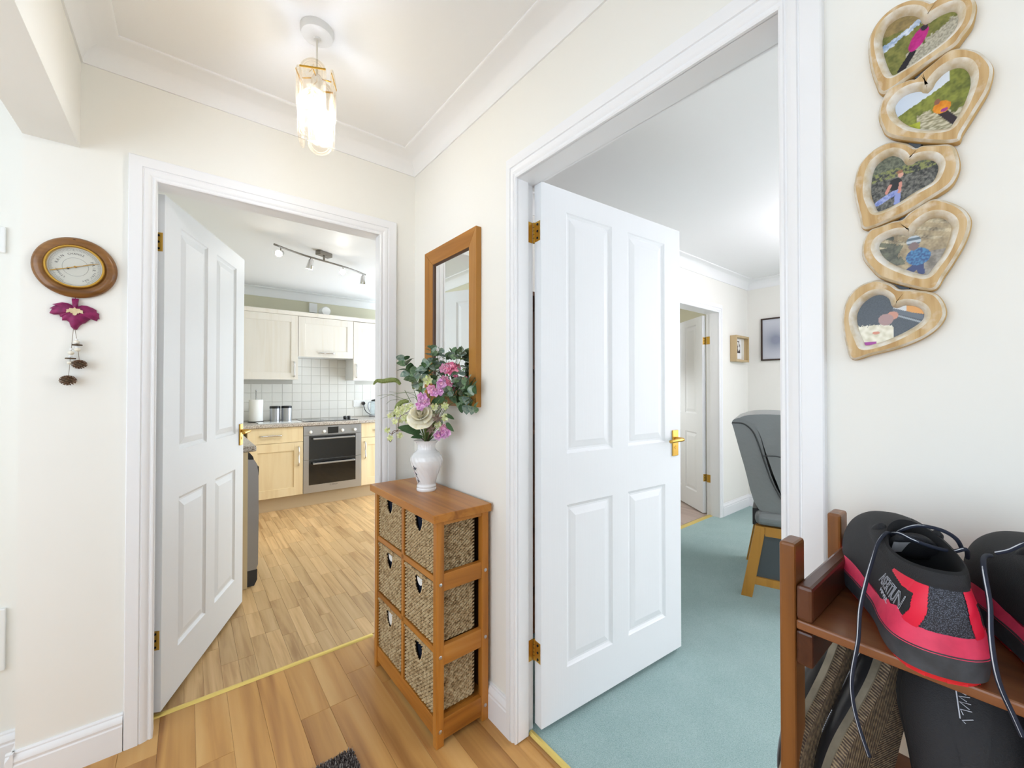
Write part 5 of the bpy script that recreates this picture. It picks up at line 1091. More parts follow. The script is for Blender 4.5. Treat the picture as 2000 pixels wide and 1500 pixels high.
# ------------------------------------------------------------------ shoe rack
RKx0, RKx1, RKy0, RKy1 = .600, .845, .200, -.62
rk = thing('shoe_rack', 'dark stained wooden shoe rack against the hall wall', 'shoe rack', (RKx0, RKy0, 0))
def rb(name, x0, x1, y0, y1, z0, z1, m, bev=.003): return obj(name, box(x0 - RKx0, x1 - RKx0, min(y0, y1) - RKy0, max(y0, y1) - RKy0, z0, z1), m, rk, bevel=bev)
for px0, px1, zt in ((.600, .638, 1.053), (.806, .845, 1.050)):
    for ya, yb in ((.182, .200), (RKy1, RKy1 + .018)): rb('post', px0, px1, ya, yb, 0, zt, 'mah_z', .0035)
TIERS = (.959, .700, .440, .180)
for zt in TIERS:
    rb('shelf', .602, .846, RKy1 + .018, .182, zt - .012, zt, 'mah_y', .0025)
    for ya, yb in ((.164, .1815), (RKy1 + .0185, RKy1 + .036)):
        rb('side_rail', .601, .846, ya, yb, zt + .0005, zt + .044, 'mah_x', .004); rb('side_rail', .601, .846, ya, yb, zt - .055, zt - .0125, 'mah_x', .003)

# ------------------------------------------------------------------ shoes
MT['sh_black'] = plain('shoe_black_textile', '#1B1C20', .75, bump=(900, .4, .002)); MT['sh_red'] = plain('shoe_red_overlay', '#E0163C', .5); MT['sh_pink'] = plain('shoe_pinkred_foam', '#E23A5E', .6, var=('#C82C50', 40))
MT['sh_sole'] = plain('shoe_charcoal_midsole', '#33363B', .6, var=('#44484E', 60)); MT['sh_outs'] = plain('shoe_red_outsole', '#D8222E', .5); MT['sh_lin'] = plain('shoe_black_lining', '#0F1014', .9)
MT['sh_tag'] = plain('shoe_grey_label', '#B9BCC0', .6); MT['sh_print'] = plain('shoe_silver_print', '#C9CEDA', .4); MT['lace'] = plain('lace_navy', '#171E30', .8); MT['lacew'] = plain('lace_pale_edge', '#C9CCD2', .7)
t = NT('shoe_heel_mesh'); v = t.coords((1, 1, 1), rand=False); vo = t.n('ShaderNodeTexVoronoi', i_Scale=950.0); t.l(v, vo.inputs[0])
t.l(t.ramp(vo.outputs[0], [(.1, S('#6A7080')), (.55, S('#23262E'))]), t.b.inputs['Base Color']); t.b.inputs['Roughness'].default_value = .7; t.bump(vo.outputs[0], .4, .002); MT['sh_mesh'] = t.m
FP = [(0, 0), (.004, -.018), (.018, -.031), (.045, -.0355), (.09, -.0335), (.135, -.036), (.185, -.045), (.225, -.045), (.262, -.033), (.285, -.014), (.292, .004), (.288, .020), (.268, .036), (.235, .046), (.195, .0475), (.145, .040), (.095, .0345), (.045, .0355), (.018, .031), (.004, .018)]
def fpr(n): return resample(FP, n)
def shoe_surf(n, nv, z0=.042, open_c=.068, rx=.064, ry=.030, zf=.124, zh=.106, zs=.098, low=1.0):
    F = fpr(n); 
    cum = [0]
    for i in range(n): cum.append(cum[-1] + math.dist(F[i], F[(i + 1) % n]))
    G_ = []
    for i, (x, y) in enumerate(F):
        a = math.atan2(y * 1.9, x - .10 if x < .10 else (x - .10) * .5) if False else None
        # matching point on the opening: same fraction along its half outline
        s = cum[i] / cum[-1]; ang = math.pi + 2 * math.pi * (s ** 1 if s <= .5 else s)
        # heel (s=0) -> angle pi ; toe (s=.5) -> angle 0 ; outline runs heel -> right side -> toe
        ox, oy = open_c + rx * math.cos(ang), ry * math.sin(ang); t = (ox - open_c + rx) / (2 * rx)
        oz = (zh * (1 - t) ** 2 + zs * 2 * t * (1 - t) + zf * t * t) * low; G_.append((ox, oy, oz))
    P = []
    for j in range(nv + 1):
        v_ = j / nv; row = []
        for i in range(n):
            fx, fy = F[i]; ox, oy, oz = G_[i]; toe = max(0, min(1, (fx - .10) / .19)); aa = v_ ** (1.15 + .75 * toe); zz = z0 + (oz - z0) * (1 - (1 - v_) ** (1.0 + .75 * toe))
            bul = .0045 * math.sin(math.pi * min(1, v_ * 1.1)); r = math.hypot(fx - .1, fy); row.append(Vector((fx + (ox - fx) * aa - (bul if fx < .03 else 0), fy + (oy - fy) * aa + (bul if fy > 0 else -bul) * .6, zz)))
        P.append(row)
    return F, cum, P
def sole_layer(parent, name, m, z0, z1, e0, e1, wave=None, n=120):
    F = fpr(n); A = inset(F, e0) if area(F) > 0 else inset(F, -e0); B = inset(F, e1) if area(F) > 0 else inset(F, -e1); mb = MB()
    zt = [z1 + (wave(x, y) if wave else 0) for x, y in F]
    sp = lambda x: .010 * max(0, (x - .23) / .06) ** 2      # toe spring
    vs = [(x, y, z0 + sp(x)) for x, y in A] + [(A[i][0] * .5 + B[i][0] * .5 , A[i][1] * .5 + B[i][1] * .5, (z0 + zt[i]) / 2 + sp(A[i][0])) for i in range(n)] + [(B[i][0], B[i][1], zt[i] + sp(B[i][0])) for i in range(n)]
    mb.add(vs, [(k * n + i, k * n + (i + 1) % n, (k + 1) * n + (i + 1) % n, (k + 1) * n + i) for k in range(2) for i in range(n)] + [tuple(range(n))[::-1], tuple(range(2 * n, 3 * n))])
    return obj(name, mb, m, parent, smooth=45)
def trainer(label, loc, rz):
    sh = thing('trainer', label, 'shoe', loc, rz, 'red and black trainers on the rack'); n, nv = 600, 60
    for k in range(14):      # lugged outsole
        pass
    sole_layer(sh, 'outsole', 'sh_outs', 0, .009, .003, .0)
    sole_layer(sh, 'midsole', 'sh_sole', .007, .031, -.003, -.0055)
    wv = lambda x, y: .014 * math.exp(-((x - .012) / .03) ** 2) + .006 * math.sin(x * 45) * (1 if x > .04 else .2) + (.008 if x > .24 else 0)
    sole_layer(sh, 'foam_band', 'sh_pink', .029, .045, -.0055, .0005, wv)
    F, cum, P = shoe_surf(n, nv); tot = cum[-1]; reg = {}
    for j in range(nv):
        for i in range(n):
            s = cum[i] + tot / n / 2; s = min(s, tot - s); v_ = (j + .5) / nv
            if v_ > .78 and s < .30: r = 'collar'
            elif s < .025 - .008 * math.sin(math.pi * min(1, v_ * 1.25)): r = 'heel_mesh'
            elif s < .033 + .024 * abs(v_ - .35): r = 'red_overlay'
            elif .58 < v_ <= .78 and s < .105 and v_ > .60 + max(0, s - .06) * 2.6: r = 'red_overlay'
            else: r = 'upper'
            reg.setdefault(r, []).append((i, j))
    for r, m in (('upper', 'sh_black'), ('collar', 'sh_black'), ('heel_mesh', 'sh_mesh'), ('red_overlay', 'sh_red')):
        mb = MB(); ix = {}
        off = .0008 if r == 'red_overlay' else 0.0
        def vid(i, j):
            i %= n
            if (i, j) not in ix:
                p = P[j][i].copy(); c = Vector((.10, 0, p.z)); d = (p - c); d.z = 0; d = d.normalized() if d.length else d
                if r == 'collar': t_ = (j / nv - .8) / .2; p = p + d * .0030 * math.sin(math.pi * min(1, max(0, t_) * .85 + .15))
                ix[(i, j)] = len(mb.v); mb.v.append(tuple(p + d * off))
            return ix[(i, j)]
        for i, j in reg[r]: mb.f.append((vid(i, j), vid(i + 1, j), vid(i + 1, j + 1), vid(i, j + 1))); mb.mi.append(0)
        obj(r, mb, m, sh, smooth=True, fix=False)
    top = P[nv]; lin = MB(); vs = []
    for k, (sc_, dz) in enumerate(((1.0, 0), (.93, .002), (.86, -.004), (.90, -.02), (.95, -.04), (.9, -.058))):
        for p in top: vs.append((.064 + (p.x - .064) * sc_, p.y * sc_, p.z + dz if k < 4 else max(.044, p.z + dz)))
    lin.add(vs, [(k * n + i, k * n + (i + 1) % n, (k + 1) * n + (i + 1) % n, (k + 1) * n + i) for k in range(5) for i in range(n)] + [tuple(range(5 * n, 6 * n))])
    obj('lining', lin, 'sh_lin', sh, smooth=60)
    # tongue and size label
    tg = MB().grid(lambda u, v_: (.116 - .020 * v_ + .004 * math.cos(u * math.pi * 2), -.024 + .048 * u, .088 + .032 * v_ * (1 - .5 * (2 * u - 1) ** 2)), 12, 6); o = obj('tongue', tg, 'sh_black', sh, smooth=True); m_ = o.modifiers.new('thick', 'SOLIDIFY'); m_.thickness = .006
    obj('size_label', MB().grid(lambda u, v_: (.1035 - .014 * v_ + .004 * math.cos(u * math.pi), -.0 + .020 * u, .092 + .016 * v_), 5, 3), 'sh_tag', o)
    # lettering wrapped on the side panel
    def side_pt(s, v_, lift):
        j = v_ * nv; j0 = min(nv - 1, max(0, int(j))); fj = j - j0; s2 = (tot - s) / tot * n; i0 = int(s2) % n; fi = s2 - int(s2)
        p = P[j0][i0].lerp(P[j0][(i0 + 1) % n], fi).lerp(P[j0 + 1][i0].lerp(P[j0 + 1][(i0 + 1) % n], fi), fj); d = Vector((p.x - .12, p.y, 0)); d = Vector((-.15, 1, .1)).normalized(); return p + d * lift
    for body, size, s_right, v_mid, sl_ in (('ASERTIUN', 1.0, .043, .40, .10), ('MPVE/L', .45, .066, .19, .05)):
        cu = bpy.data.curves.new('lettering', 'FONT'); cu.body = body; cu.size = 1; cu.fill_mode = 'NONE' if size == 1 else 'BOTH'; cu.bevel_depth = .016 if size == 1 else .015; cu.bevel_resolution = 0; cu.resolution_u = 2; cu.align_x = 'RIGHT'; cu.align_y = 'CENTER'; cu.space_character = .95
        to = bpy.data.objects.new('lettering', cu); col.objects.link(to); me = bpy.data.meshes.new_from_object(to.evaluated_get(bpy.context.evaluated_depsgraph_get())); bpy.data.objects.remove(to)
        x0 = min(v_.co.x for v_ in me.vertices); wd = max(v_.co.x for v_ in me.vertices) - x0; Lw = .070 if size == 1 else .032
        for v_ in me.vertices:
            f_ = (v_.co.x - x0) / wd; s_ = s_right + Lw * (1 - f_); hv = .36 if size == 1 else .13; p = side_pt(s_, v_mid + v_.co.y * hv + sl_ * (.5 - f_), .0012 + v_.co.z * .01); v_.co = p
        me.materials.clear(); obj('lettering', me, 'sh_print', sh)
    # pull loop at the heel opening front, eyelets
    for sy in (-1, 1):
        obj('eyelet', MB().tube([(.118 + .005 * math.cos(a), sy * .0235, .109 + .005 * math.sin(a)) for a in [2 * math.pi * k / 12 for k in range(12)]], .0016, 6, closed=True), 'chrome', sh)
        obj('eye_stay', MB().tube(catmull([(.150, sy * .026, .088), (.134, sy * .027, .100), (.120, sy * .026, .112), (.112, sy * .024, .118)], 4), [.004 + .003 * math.sin(math.pi * k / 12) for k in range(13)], 8), 'sh_black', sh, smooth=True)
    # outsole lugs
    lg = MB(); Fo = inset(fpr(40), .002)
    for i in range(0, 40, 2):
        a, b = Fo[i], Fo[(i + 1) % 40]; c = (b[0] * .96 + .004, b[1] * .9); d = (a[0] * .96 + .004, a[1] * .9)
        lg.add([(*p, z) for z in (0, .006) for p in (a, b, c, d)], [(0, 1, 2, 3), (4, 5, 6, 7), (0, 1, 5, 4), (1, 2, 6, 5), (2, 3, 7, 6), (3, 0, 4, 7)])
    obj('lugs', lg, 'sh_outs', sh); return sh
ts1 = trainer('red and black trainer nearest the dark post on the top shelf of the rack', (.585, .049, .9595), R(21))
ts2 = trainer('red and black trainer cut off by the right edge, beside its twin', (.600, -.060, .9595), R(17))
def flat_lace(pts, parent, name='lace', w=.0034):
    q = catmull([Vector(p) for p in pts], 6); inv = (Matrix.Translation(parent.location) @ Matrix.Rotation(parent.rotation_euler.z, 4, 'Z')).inverted(); q = [inv @ p for p in q]
    o = obj(name, MB().tube(q, w * .62, 6), 'lace', parent, smooth=True); d = inv.to_3x3() @ Vector((-.55, .25, .3)).normalized()
    obj('pale_edge', MB().tube([p + d * w * .55 for p in q], w * .16, 4), 'lacew', o); return o
for k in (0, 1, 2): flat_lace(DATA['lace'][k], ts1)
flat_lace(DATA['lace'][3], ts2); flat_lace(DATA['lace2'][0], ts2)

# leather shoes with brown soles leaning on the second shelf
MT['leather_b'] = plain('black_polished_leather', '#1A1B1E', .32, bump=(120, .15, .002)); MT['stitch'] = plain('white_stitching', '#C6C8CE', .7); MT['insole'] = plain('grey_insole', '#4A4C50', .8); MT['bnyl'] = plain('black_nylon', '#16171C', .65, bump=(700, .4, .002)); MT['sidewall'] = plain('shoe_sidewall', '#6E6656', .6, var=('#8B8270', 30))
t = NT('brown_ribbed_sole'); tc = t.n('ShaderNodeTexCoord'); sx = t.n('ShaderNodeSeparateXYZ'); t.l(tc.outputs['Object'], sx.inputs[0]); ab = t.n('ShaderNodeMath', operation='ABSOLUTE'); t.l(sx.outputs[1], ab.inputs[0])
ad = t.n('ShaderNodeMath', operation='ADD'); t.l(sx.outputs[0], ad.inputs[0]); t.l(ab.outputs[0], ad.inputs[1]); mu = t.n('ShaderNodeMath', operation='MULTIPLY'); mu.inputs[1].default_value = 1500; t.l(ad.outputs[0], mu.inputs[0]); sn = t.n('ShaderNodeMath', operation='SINE'); t.l(mu.outputs[0], sn.inputs[0])
nz = t.n('ShaderNodeTexNoise', i_Scale=160.0, i_Detail=3.0); t.l(tc.outputs['Object'], nz.inputs[0]); mm = t.n('ShaderNodeMath', operation='MULTIPLY_ADD'); mm.inputs[1].default_value = .25; t.l(sn.outputs[0], mm.inputs[0]); t.l(nz.outputs[0], mm.inputs[2])
t.l(t.ramp(mm.outputs[0], [(.3, S('#43352D')), (.5, S('#6C5A48')), (.8, S('#9C8768'))]), t.b.inputs['Base Color']); t.b.inputs['Roughness'].default_value = .75; t.bump(mm.outputs[0], .6, .003); MT['ribsole'] = t.m
def slipon(name, label, heel, toe, up, mats, group, logo=False, scale=1.0, low=1.0, wide=1.0):
    sh = thing(name, label, 'shoe', heel, 0, group); x = (Vector(toe) - Vector(heel)).normalized(); z = Vector(up); z = (z - x * z.dot(x)).normalized(); y = z.cross(x)
    sh.matrix_basis = Matrix.Translation(heel) @ Matrix((x, y, z)).transposed().to_4x4() @ Matrix.Diagonal((scale, scale * wide, scale, 1)); n, nv = 200, 18
    m_up, m_sole, m_in, m_side = mats
    sole_layer(sh, 'sole', m_sole, 0, .012, .002, -.001, n=100); sole_layer(sh, 'welt', m_side, .010, .022, -.003, .0, n=100)
    F, cum, P = shoe_surf(n, nv, .020, .075, .066, .030, .088, .075, .060, low); mb = MB()
    mb.add([p for row in P for p in row], [(j * n + i, j * n + (i + 1) % n, (j + 1) * n + (i + 1) % n, (j + 1) * n + i) for j in range(nv) for i in range(n)]); u_ = obj('upper', mb, m_up, sh, smooth=True, fix=False)
    top = P[nv]; vs = []
    for k, (sc_, dz) in enumerate(((1, 0), (.95, .001), (.92, -.012), (.95, -.035))): vs += [(.075 + (p.x - .075) * sc_, p.y * sc_, max(.024, p.z + dz)) for p in top]
    obj('insole', MB().add(vs, [(k * n + i, k * n + (i + 1) % n, (k + 1) * n + (i + 1) % n, (k + 1) * n + i) for k in range(3) for i in range(n)] + [tuple(range(3 * n, 4 * n))]), m_in, sh, smooth=50)
    if not logo:
        for jj, i0, i1 in ((nv - 1, 0, n), (10, 68, 134), (7, 8, 88)):
            st = MB(); pts = [P[jj][i % n] for i in range(i0, i1)]
            for a, b in zip(pts[::1], pts[1::1]): c = (b - a); st.tube([a + Vector((0, 0, .0006)) + (a - Vector((.12, 0, a.z))).normalized() * .0008, a + c * .62 + Vector((0, 0, .0006)) + (a - Vector((.12, 0, a.z))).normalized() * .0008], .0006, 4)
            obj('stitching', st, 'stitch', u_)
    else:
        sp = MB().grid(lambda u, v_: tuple(P[min(nv, int(4 + 14 * v_))][int(n * (.47 + .06 * u)) % n] + Vector((0, 0, .003))), 6, 14); obj('strap', sp, 'bnyl', sh)
        lg = MB(); rg = random.Random(4)
        def cl(j, y): j = max(0, min(nv, j)); a = int(j); b = min(nv, a + 1); p = P[a][n // 2].lerp(P[b][n // 2], j - a); return p + Vector((0, y, .0045))
        for k in range(9):
            j = 6 + k * .75; lg.tube([cl(j, -.004), cl(j + .5 * rg.random(), .004), cl(j + .6, rg.uniform(-.003, .003))], .0005, 4)
        lg.tube([cl(6 + k * .7, .0052) for k in range(10)], .0005, 4); obj('silver_logo', lg, 'sh_print', sh)
    return sh
gl_ = 'shoes on the second shelf of the rack'
slipon('leather_shoe', 'black leather shoe with brown ribbed sole, leaning beside the rack post', (.775, .140, .915), (.612, .176, .722), (.55, .80, .25), ('leather_b', 'ribsole', 'insole', 'sidewall'), gl_, scale=.88, low=.62)
slipon('leather_shoe', 'black leather shoe with brown ribbed sole, the inner one of the leaning pair', (.760, .086, .925), (.622, .138, .722), (.60, .78, .25), ('leather_b', 'ribsole', 'insole', 'sidewall'), gl_, scale=.88, low=.62)
slipon('black_slipper', 'black nylon slipper with silver logo strap standing on end under the top shelf', (.672, .046, .705), (.722, .052, .945), (-.85, -.2, .3), ('bnyl', 'sh_lin', 'insole', 'sh_lin'), gl_, True, .84, .9, 1.28)
slipon('black_slipper', 'black slipper at the right edge on the second shelf', (.672, -.056, .705), (.722, -.050, .945), (-.85, -.2, .3), ('bnyl', 'sh_lin', 'insole', 'sh_lin'), gl_, True, .84, .9, 1.28)
# ------------------------------------------------------------------ kitchen
YF = 4.715                      # face of the base doors
WT = .886
def shaker(parent, name, x0, x1, z0, z1, y, m, st=.075, t=.02, rail=None):
    """framed cabinet door: four frame members and a recessed field, front at y"""
    r = rail or st; d = obj(name, box(x0 + st, x1 - st, y + .008, y + t, z0 + r, z1 - r), m, parent)
    mb = MB(); mb.box(x0, x0 + st, y, y + t, z0, z1); mb.box(x1 - st, x1, y, y + t, z0, z1); mb.box(x0 + st, x1 - st, y, y + t, z0, z0 + r); mb.box(x0 + st, x1 - st, y, y + t, z1 - r, z1)
    obj('door_frame', mb, m, d, bevel=.0012); return d
def pull(parent, p0, p1, out=(0, -1, 0)):
    a, b, o = Vector(p0), Vector(p1), Vector(out); d = b - a
    pts = [a, a + o * .02 + d * .04, a + o * .026 + d * .2, a + o * .018 + d * .5, a + o * .026 + d * .8, b + o * .02 - d * .04, b]
    return obj('handle', MB().tube(catmull(pts, 4), .0068, 8), 'chrome', parent, smooth=True)
GU = 'pale birch kitchen base units'
u1 = thing('base_unit', 'birch base unit with drawer and door left of the oven', 'cabinet', (.52, YF, .0), group=GU)
def rel(o): return -o.location
def unit(u, x0, x1, split, m='birch'):
    ox, oy = u.location.x, u.location.y
    obj('carcass', box(x0 - ox, x1 - ox, .021, .56, .14, WT - .036), m, u)
    d = obj('drawer_front', box(x0 - ox + .0015, x1 - ox - .0015, 0, .02, split + .0015, WT - .039), m, u, bevel=.0015); return d
dr = unit(u1, .460, .956, .690); ox = u1.location.x
pull(dr, (.566 - ox, 0, .768), (.755 - ox, 0, .768))
dd = shaker(u1, 'door', .460 - ox + .0015, .956 - ox - .0015, .141, .688, 0, 'birch', .085, rail=.085); pull(dd, (.911 - ox, 0, .445), (.911 - ox, 0, .64))
u2 = thing('base_unit', 'birch base unit with drawer and door right of the oven', 'cabinet', (1.556, YF, 0), group=GU)
dr = unit(u2, 1.556, 2.05, .686); ox = u2.location.x
pull(dr, (1.70 - ox, 0, .765), (1.88 - ox, 0, .765))
dd = shaker(u2, 'door', .0015, .4925, .141, .684, 0, 'birch', .075, rail=.085); pull(dd, (.042, 0, .445), (.042, 0, .635))
pln = obj('kickboard', box(.36, 2.1, YF + .045, YF + .06, 0, .139), 'plinth'); tag(pln, 'beige kickboard below the kitchen base units', 'kickboard')
# oven
ov = thing('built_in_oven', 'stainless double oven with black glass doors under the worktop', 'oven', (.958, YF, .14))
OW = .595
obj('oven_body', box(.004, OW - .004, .02, .55, .0, .706), 'dark', ov)
cp = obj('control_panel', box(0, OW, -.004, .02, .607, .706), 'steel', ov, bevel=.002)
obj('display', box(.240, .348, -.0065, -.004, .618, .687), 'blackglass', cp)
for kx in (.066, .200, .389, .523): obj('knob', MB().lathe([(.0155, -.004), (.0165, -.012), (.015, -.026), (.012, -.028), (0, -.028)], 24, (kx, 0, .646), axis='y'), 'whitep', cp, smooth=35)
def oven_door(z0, z1, gz0, gz1, hz):
    d = obj('oven_door', box(0, OW, -.004, .018, z0, z1), 'steel', ov, bevel=.0015); obj('glass', box(.052, OW - .060, -.0055, -.003, gz0, gz1), 'blackglass', d)
    h = obj('handle', box(.085, .517, -.048, -.034, hz - .009, hz + .009), 'steel', d, bevel=.003); obj('handle_post', MB().box(.087, .102, -.036, -.004, hz - .008, hz + .008).box(.500, .515, -.036, -.004, hz - .008, hz + .008), 'steel', h); return d
oven_door(.352, .604, .353, .601, .573); lowd = oven_door(.0, .349, .083, .348, .311)
lt = text_mesh('BOSCH', .017, .0003); lt.materials.append(MT['ink']); o = obj('lettering', lt, None, lowd); o.location = (.315, -.0046, .062); o.rotation_euler = (R(90), 0, 0)
obj('logo_ring', MB().tube([(.268 + .007 * math.cos(a), -.0048, .062 + .007 * math.sin(a)) for a in [2 * math.pi * k / 20 for k in range(20)]], .0007, 5, closed=True), 'ink', lowd)
# worktop
wt = obj('worktop', MB().box(-.32, 2.12, YF - .022, 5.295, WT - .036, WT).box(-.32, .345, 3.02, YF - .0222, WT - .036, WT), 'worktop', bevel=.008, seg=3); tag(wt, 'speckled grey laminate worktop running round the kitchen corner', 'worktop')
# left run: end panel, appliance, unit
ep = obj('end_panel', box(-.315, .300, 3.024, 3.042, 0, WT - .037), 'birch', bevel=.001); tag(ep, 'birch end panel beside the silver appliance', 'panel')
MT['silverg'] = plain('appliance_silver', '#A9ABAF', .4, .55)
ap = thing('dishwasher', 'slim silver appliance edge beside the open kitchen door', 'appliance', (.30, 3.046, 0))
obj('casing', box(-.58, .0, 0, .598, .02, WT - .04), 'silverg', ap, bevel=.004)
prof = [(0, .10), (.050, .10), (.060, .13), (.062, .45), (.060, .70), (.052, .765), (.036, .795), (0, .80)]
obj('door', MB().prism(prof, .594, lambda u, v_, w: (u, .002 + w, v_)), 'silverg', ap, bevel=.004)
obj('control_strip', MB().prism([(.0, .802), (.034, .797), (.030, .815), (.014, .838), (0, .842)], .594, lambda u, v_, w: (u, .002 + w, v_)), 'black', ap)
obj('kick_foot', MB().prism([(0, .0), (.040, .0), (.056, .035), (.056, .099), (0, .099)], .594, lambda u, v_, w: (u, .002 + w, v_)), plain('appliance_charcoal', '#3B3D42', .5), ap, bevel=.004)
obj('door_handle', box(.058, .074, .10, .50, .675, .735), 'black', ap, bevel=.004)
u3 = thing('base_unit', 'birch base unit on the left run beyond the silver appliance', 'cabinet', (.30, 3.66, 0), group=GU); obj('carcass', box(-.58, -.02, .002, 1.03, .14, WT - .037), 'birch', u3); obj('door', box(-.019, .0, .004, .50, .141, WT - .04), 'birch', u3); obj('door', box(-.019, .0, .504, 1.0, .141, WT - .04), 'birch', u3); obj('kickboard', box(-.06, -.045, .002, 1.03, 0, .14), 'plinth', u3)
# wall units
GW = 'pale kitchen wall units'
YW = 4.985
def wall_unit(label, x0, x1, z0, z1, handle):
    u = thing('wall_unit', label, 'cabinet', (x0, YW, z0), group=GW); w, h = x1 - x0, z1 - z0
    obj('carcass', box(.0, w, .021, .312, 0, h), 'whitep' , u); d = shaker(u, 'door', .0012, w - .0012, .001, h - .001, 0, 'birchlite', .068, rail=.075)
    if handle == 'v': pull(d, (w - .040, 0, .035), (w - .040, 0, .195))
    elif handle == 'vl': pull(d, (.036, 0, .035), (.036, 0, .190))
    else: pull(d, (w * .36, 0, .048), (w * .64, 0, .048))
    return u
wall_unit('pale wall unit with upright handle left of the cooker hood', .355, .955, 1.342, 2.048, 'v'); wall_unit('short pale wall unit housing the cooker hood above the oven', .957, 1.548, 1.600, 2.046, 'h'); wall_unit('pale wall unit with upright handle right of the cooker hood', 1.550, 2.05, 1.342, 2.044, 'vl')
cn = obj('cornice', MB().add([(x, y, z) for x in (.34, 2.06) for y, z in ((YW - .004, 2.049), (YW - .010, 2.060), (YW - .018, 2.080), (YW - .018, 2.092), (YW + .06, 2.092), (YW + .06, 2.049))], [(i, (i + 1) % 6, 6 + (i + 1) % 6, 6 + i) for i in range(6)] + [(0, 1, 2, 3, 4, 5), (6, 7, 8, 9, 10, 11)]), 'birchlite'); tag(cn, 'pale cornice strip along the top of the wall units', 'cornice')
# wall tiles
TS = .1012
MT['tile'] = plain('glazed_tile', '#EDEBE5', .18, bump=(25, .12, .003)); MT['grout'] = plain('tile_grout', '#C9C6BE', .9)
obj('grout', box(.30, 2.1, 5.2945, 5.2995, WT, 1.61), 'grout', kb)
tile_me = MB().add([(.0012, 0, .0012), (TS - .0012, 0, .0012), (TS - .0012, 0, TS - .0012), (.0012, 0, TS - .0012), (.0035, -.0035, .0035), (TS - .0035, -.0035, .0035), (TS - .0035, -.0035, TS - .0035), (.0035, -.0035, TS - .0035)], [(4, 5, 6, 7), (0, 1, 5, 4), (1, 2, 6, 5), (2, 3, 7, 6), (3, 0, 4, 7)]).mesh('tile'); tile_me.materials.append(MT['tile'])
for r_ in range(7):
    z = .892 + TS * r_
    for c in range(-9, 8):
        x = 1.256 + TS * c
        if z > 1.29 and not (.90 < x < 1.58): continue
        o = bpy.data.objects.new('tile', tile_me); o.location = (x, 5.2945, z); o.parent = kb; col.objects.link(o)
# items on the worktop
pt = thing('paper_towel_holder', 'white kitchen roll on its upright holder on the worktop', 'kitchen roll', (.575, 5.10, WT))
obj('base', MB().lathe([(.075, 0), (.075, .006), (.07, .010), (0, .010)], 32), 'black', pt, smooth=40); obj('pole', MB().tube([(0, 0, .01), (0, 0, .335)], .006, 10), 'chrome', pt, smooth=True); obj('pole_tip', MB().sphere((0, 0, .338), .009), 'chrome', pt, smooth=True)
obj('paper_roll', MB().lathe([(.020, .012), (.064, .012), (.066, .016), (.066, .236), (.064, .240), (.020, .240)], 40), plain('paper_white', '#F3F3F1', .9), pt, smooth=40)
for i, cx in enumerate((.752, .864)):
    cn_ = thing('storage_canister', ('stainless canister with black lid next to the kitchen roll', 'stainless canister with black lid nearer the hob')[i], 'canister', (cx, 5.10, WT), group='steel canisters')
    obj('body', MB().lathe([(.050, 0), (.050, .145)], 36), 'steel', cn_, smooth=40); obj('lid', MB().lathe([(.052, .143), (.052, .164), (.048, .168), (0, .168)], 36), 'black', cn_, smooth=40)
cb = obj('chopping_board', box(.56, .96, 4.80, 5.02, WT + .0005, WT + .008), plain('board_white_glass', '#E9EDEE', .08, coat=.5), bevel=.003); tag(cb, 'white glass worktop saver in front of the kitchen roll', 'board')
hb = thing('hob', 'black glass hob set in the worktop above the oven', 'hob', (.985, 4.79, WT)); obj('glass', box(0, .56, 0, .47, .0003, .006), 'blackglass', hb, bevel=.002)
for hx, hy, hr in ((.14, .12, .08), (.42, .12, .09), (.14, .35, .09), (.42, .35, .08)): obj('heat_zone', MB().tube([(hx + hr * math.cos(a), hy + hr * math.sin(a), .0063) for a in [2 * math.pi * k / 32 for k in range(32)]], .0008, 4, closed=True), 'steel', hb)
gd = thing('pepper_mill', 'small black twin knobbed gadget standing on the hob', 'mill', (1.46, 4.93, WT + .0062)); 
for k in (0, 1): obj('drum', MB().lathe([(.016, 0), (.019, .006), (.019, .028), (.014, .034), (0, .034)], 18, (k * .042 - .02, 0, 0)), 'black', gd, smooth=40)
obj('bridge', box(-.02, .022, -.008, .008, .006, .018), 'steel', gd)
so = thing('wall_socket', 'white double socket with black plug on the tiles by the hob', 'socket', (1.69, 5.2905, 1.055)); obj('plate', box(-.046, .10, -.010, 0, -.043, .043), 'whitep', so, bevel=.003)
obj('switch', box(-.035, -.022, -.013, -.010, .005, .025), 'whitep', so); obj('switch', box(-.010, .003, -.013, -.010, .005, .025), 'whitep', so)
pg = thing('plug', 'black plug with trailing cable in the tiled wall socket', 'plug', (1.765, 5.2800, 1.055)); obj('body', MB().lathe([(.022, 0), (.024, -.012), (.018, -.034), (0, -.036)], 20, axis='y'), 'black', pg, smooth=40)
obj('cable', MB().tube(catmull([(0, -.026, -.012), (.004, -.03, -.05), (.02, -.045, -.10), (.06, -.06, -.135), (.09, -.06, -.143)], 6), .0045, 8), 'black', pg, smooth=True)
kt = thing('kettle', 'glass and steel kettle half hidden at the right of the worktop', 'kettle', (1.885, 5.17, WT)); obj('base', MB().lathe([(.075, 0), (.078, .012), (.070, .026), (.060, .030), (0, .030)], 32), 'silverg', kt, smooth=40)
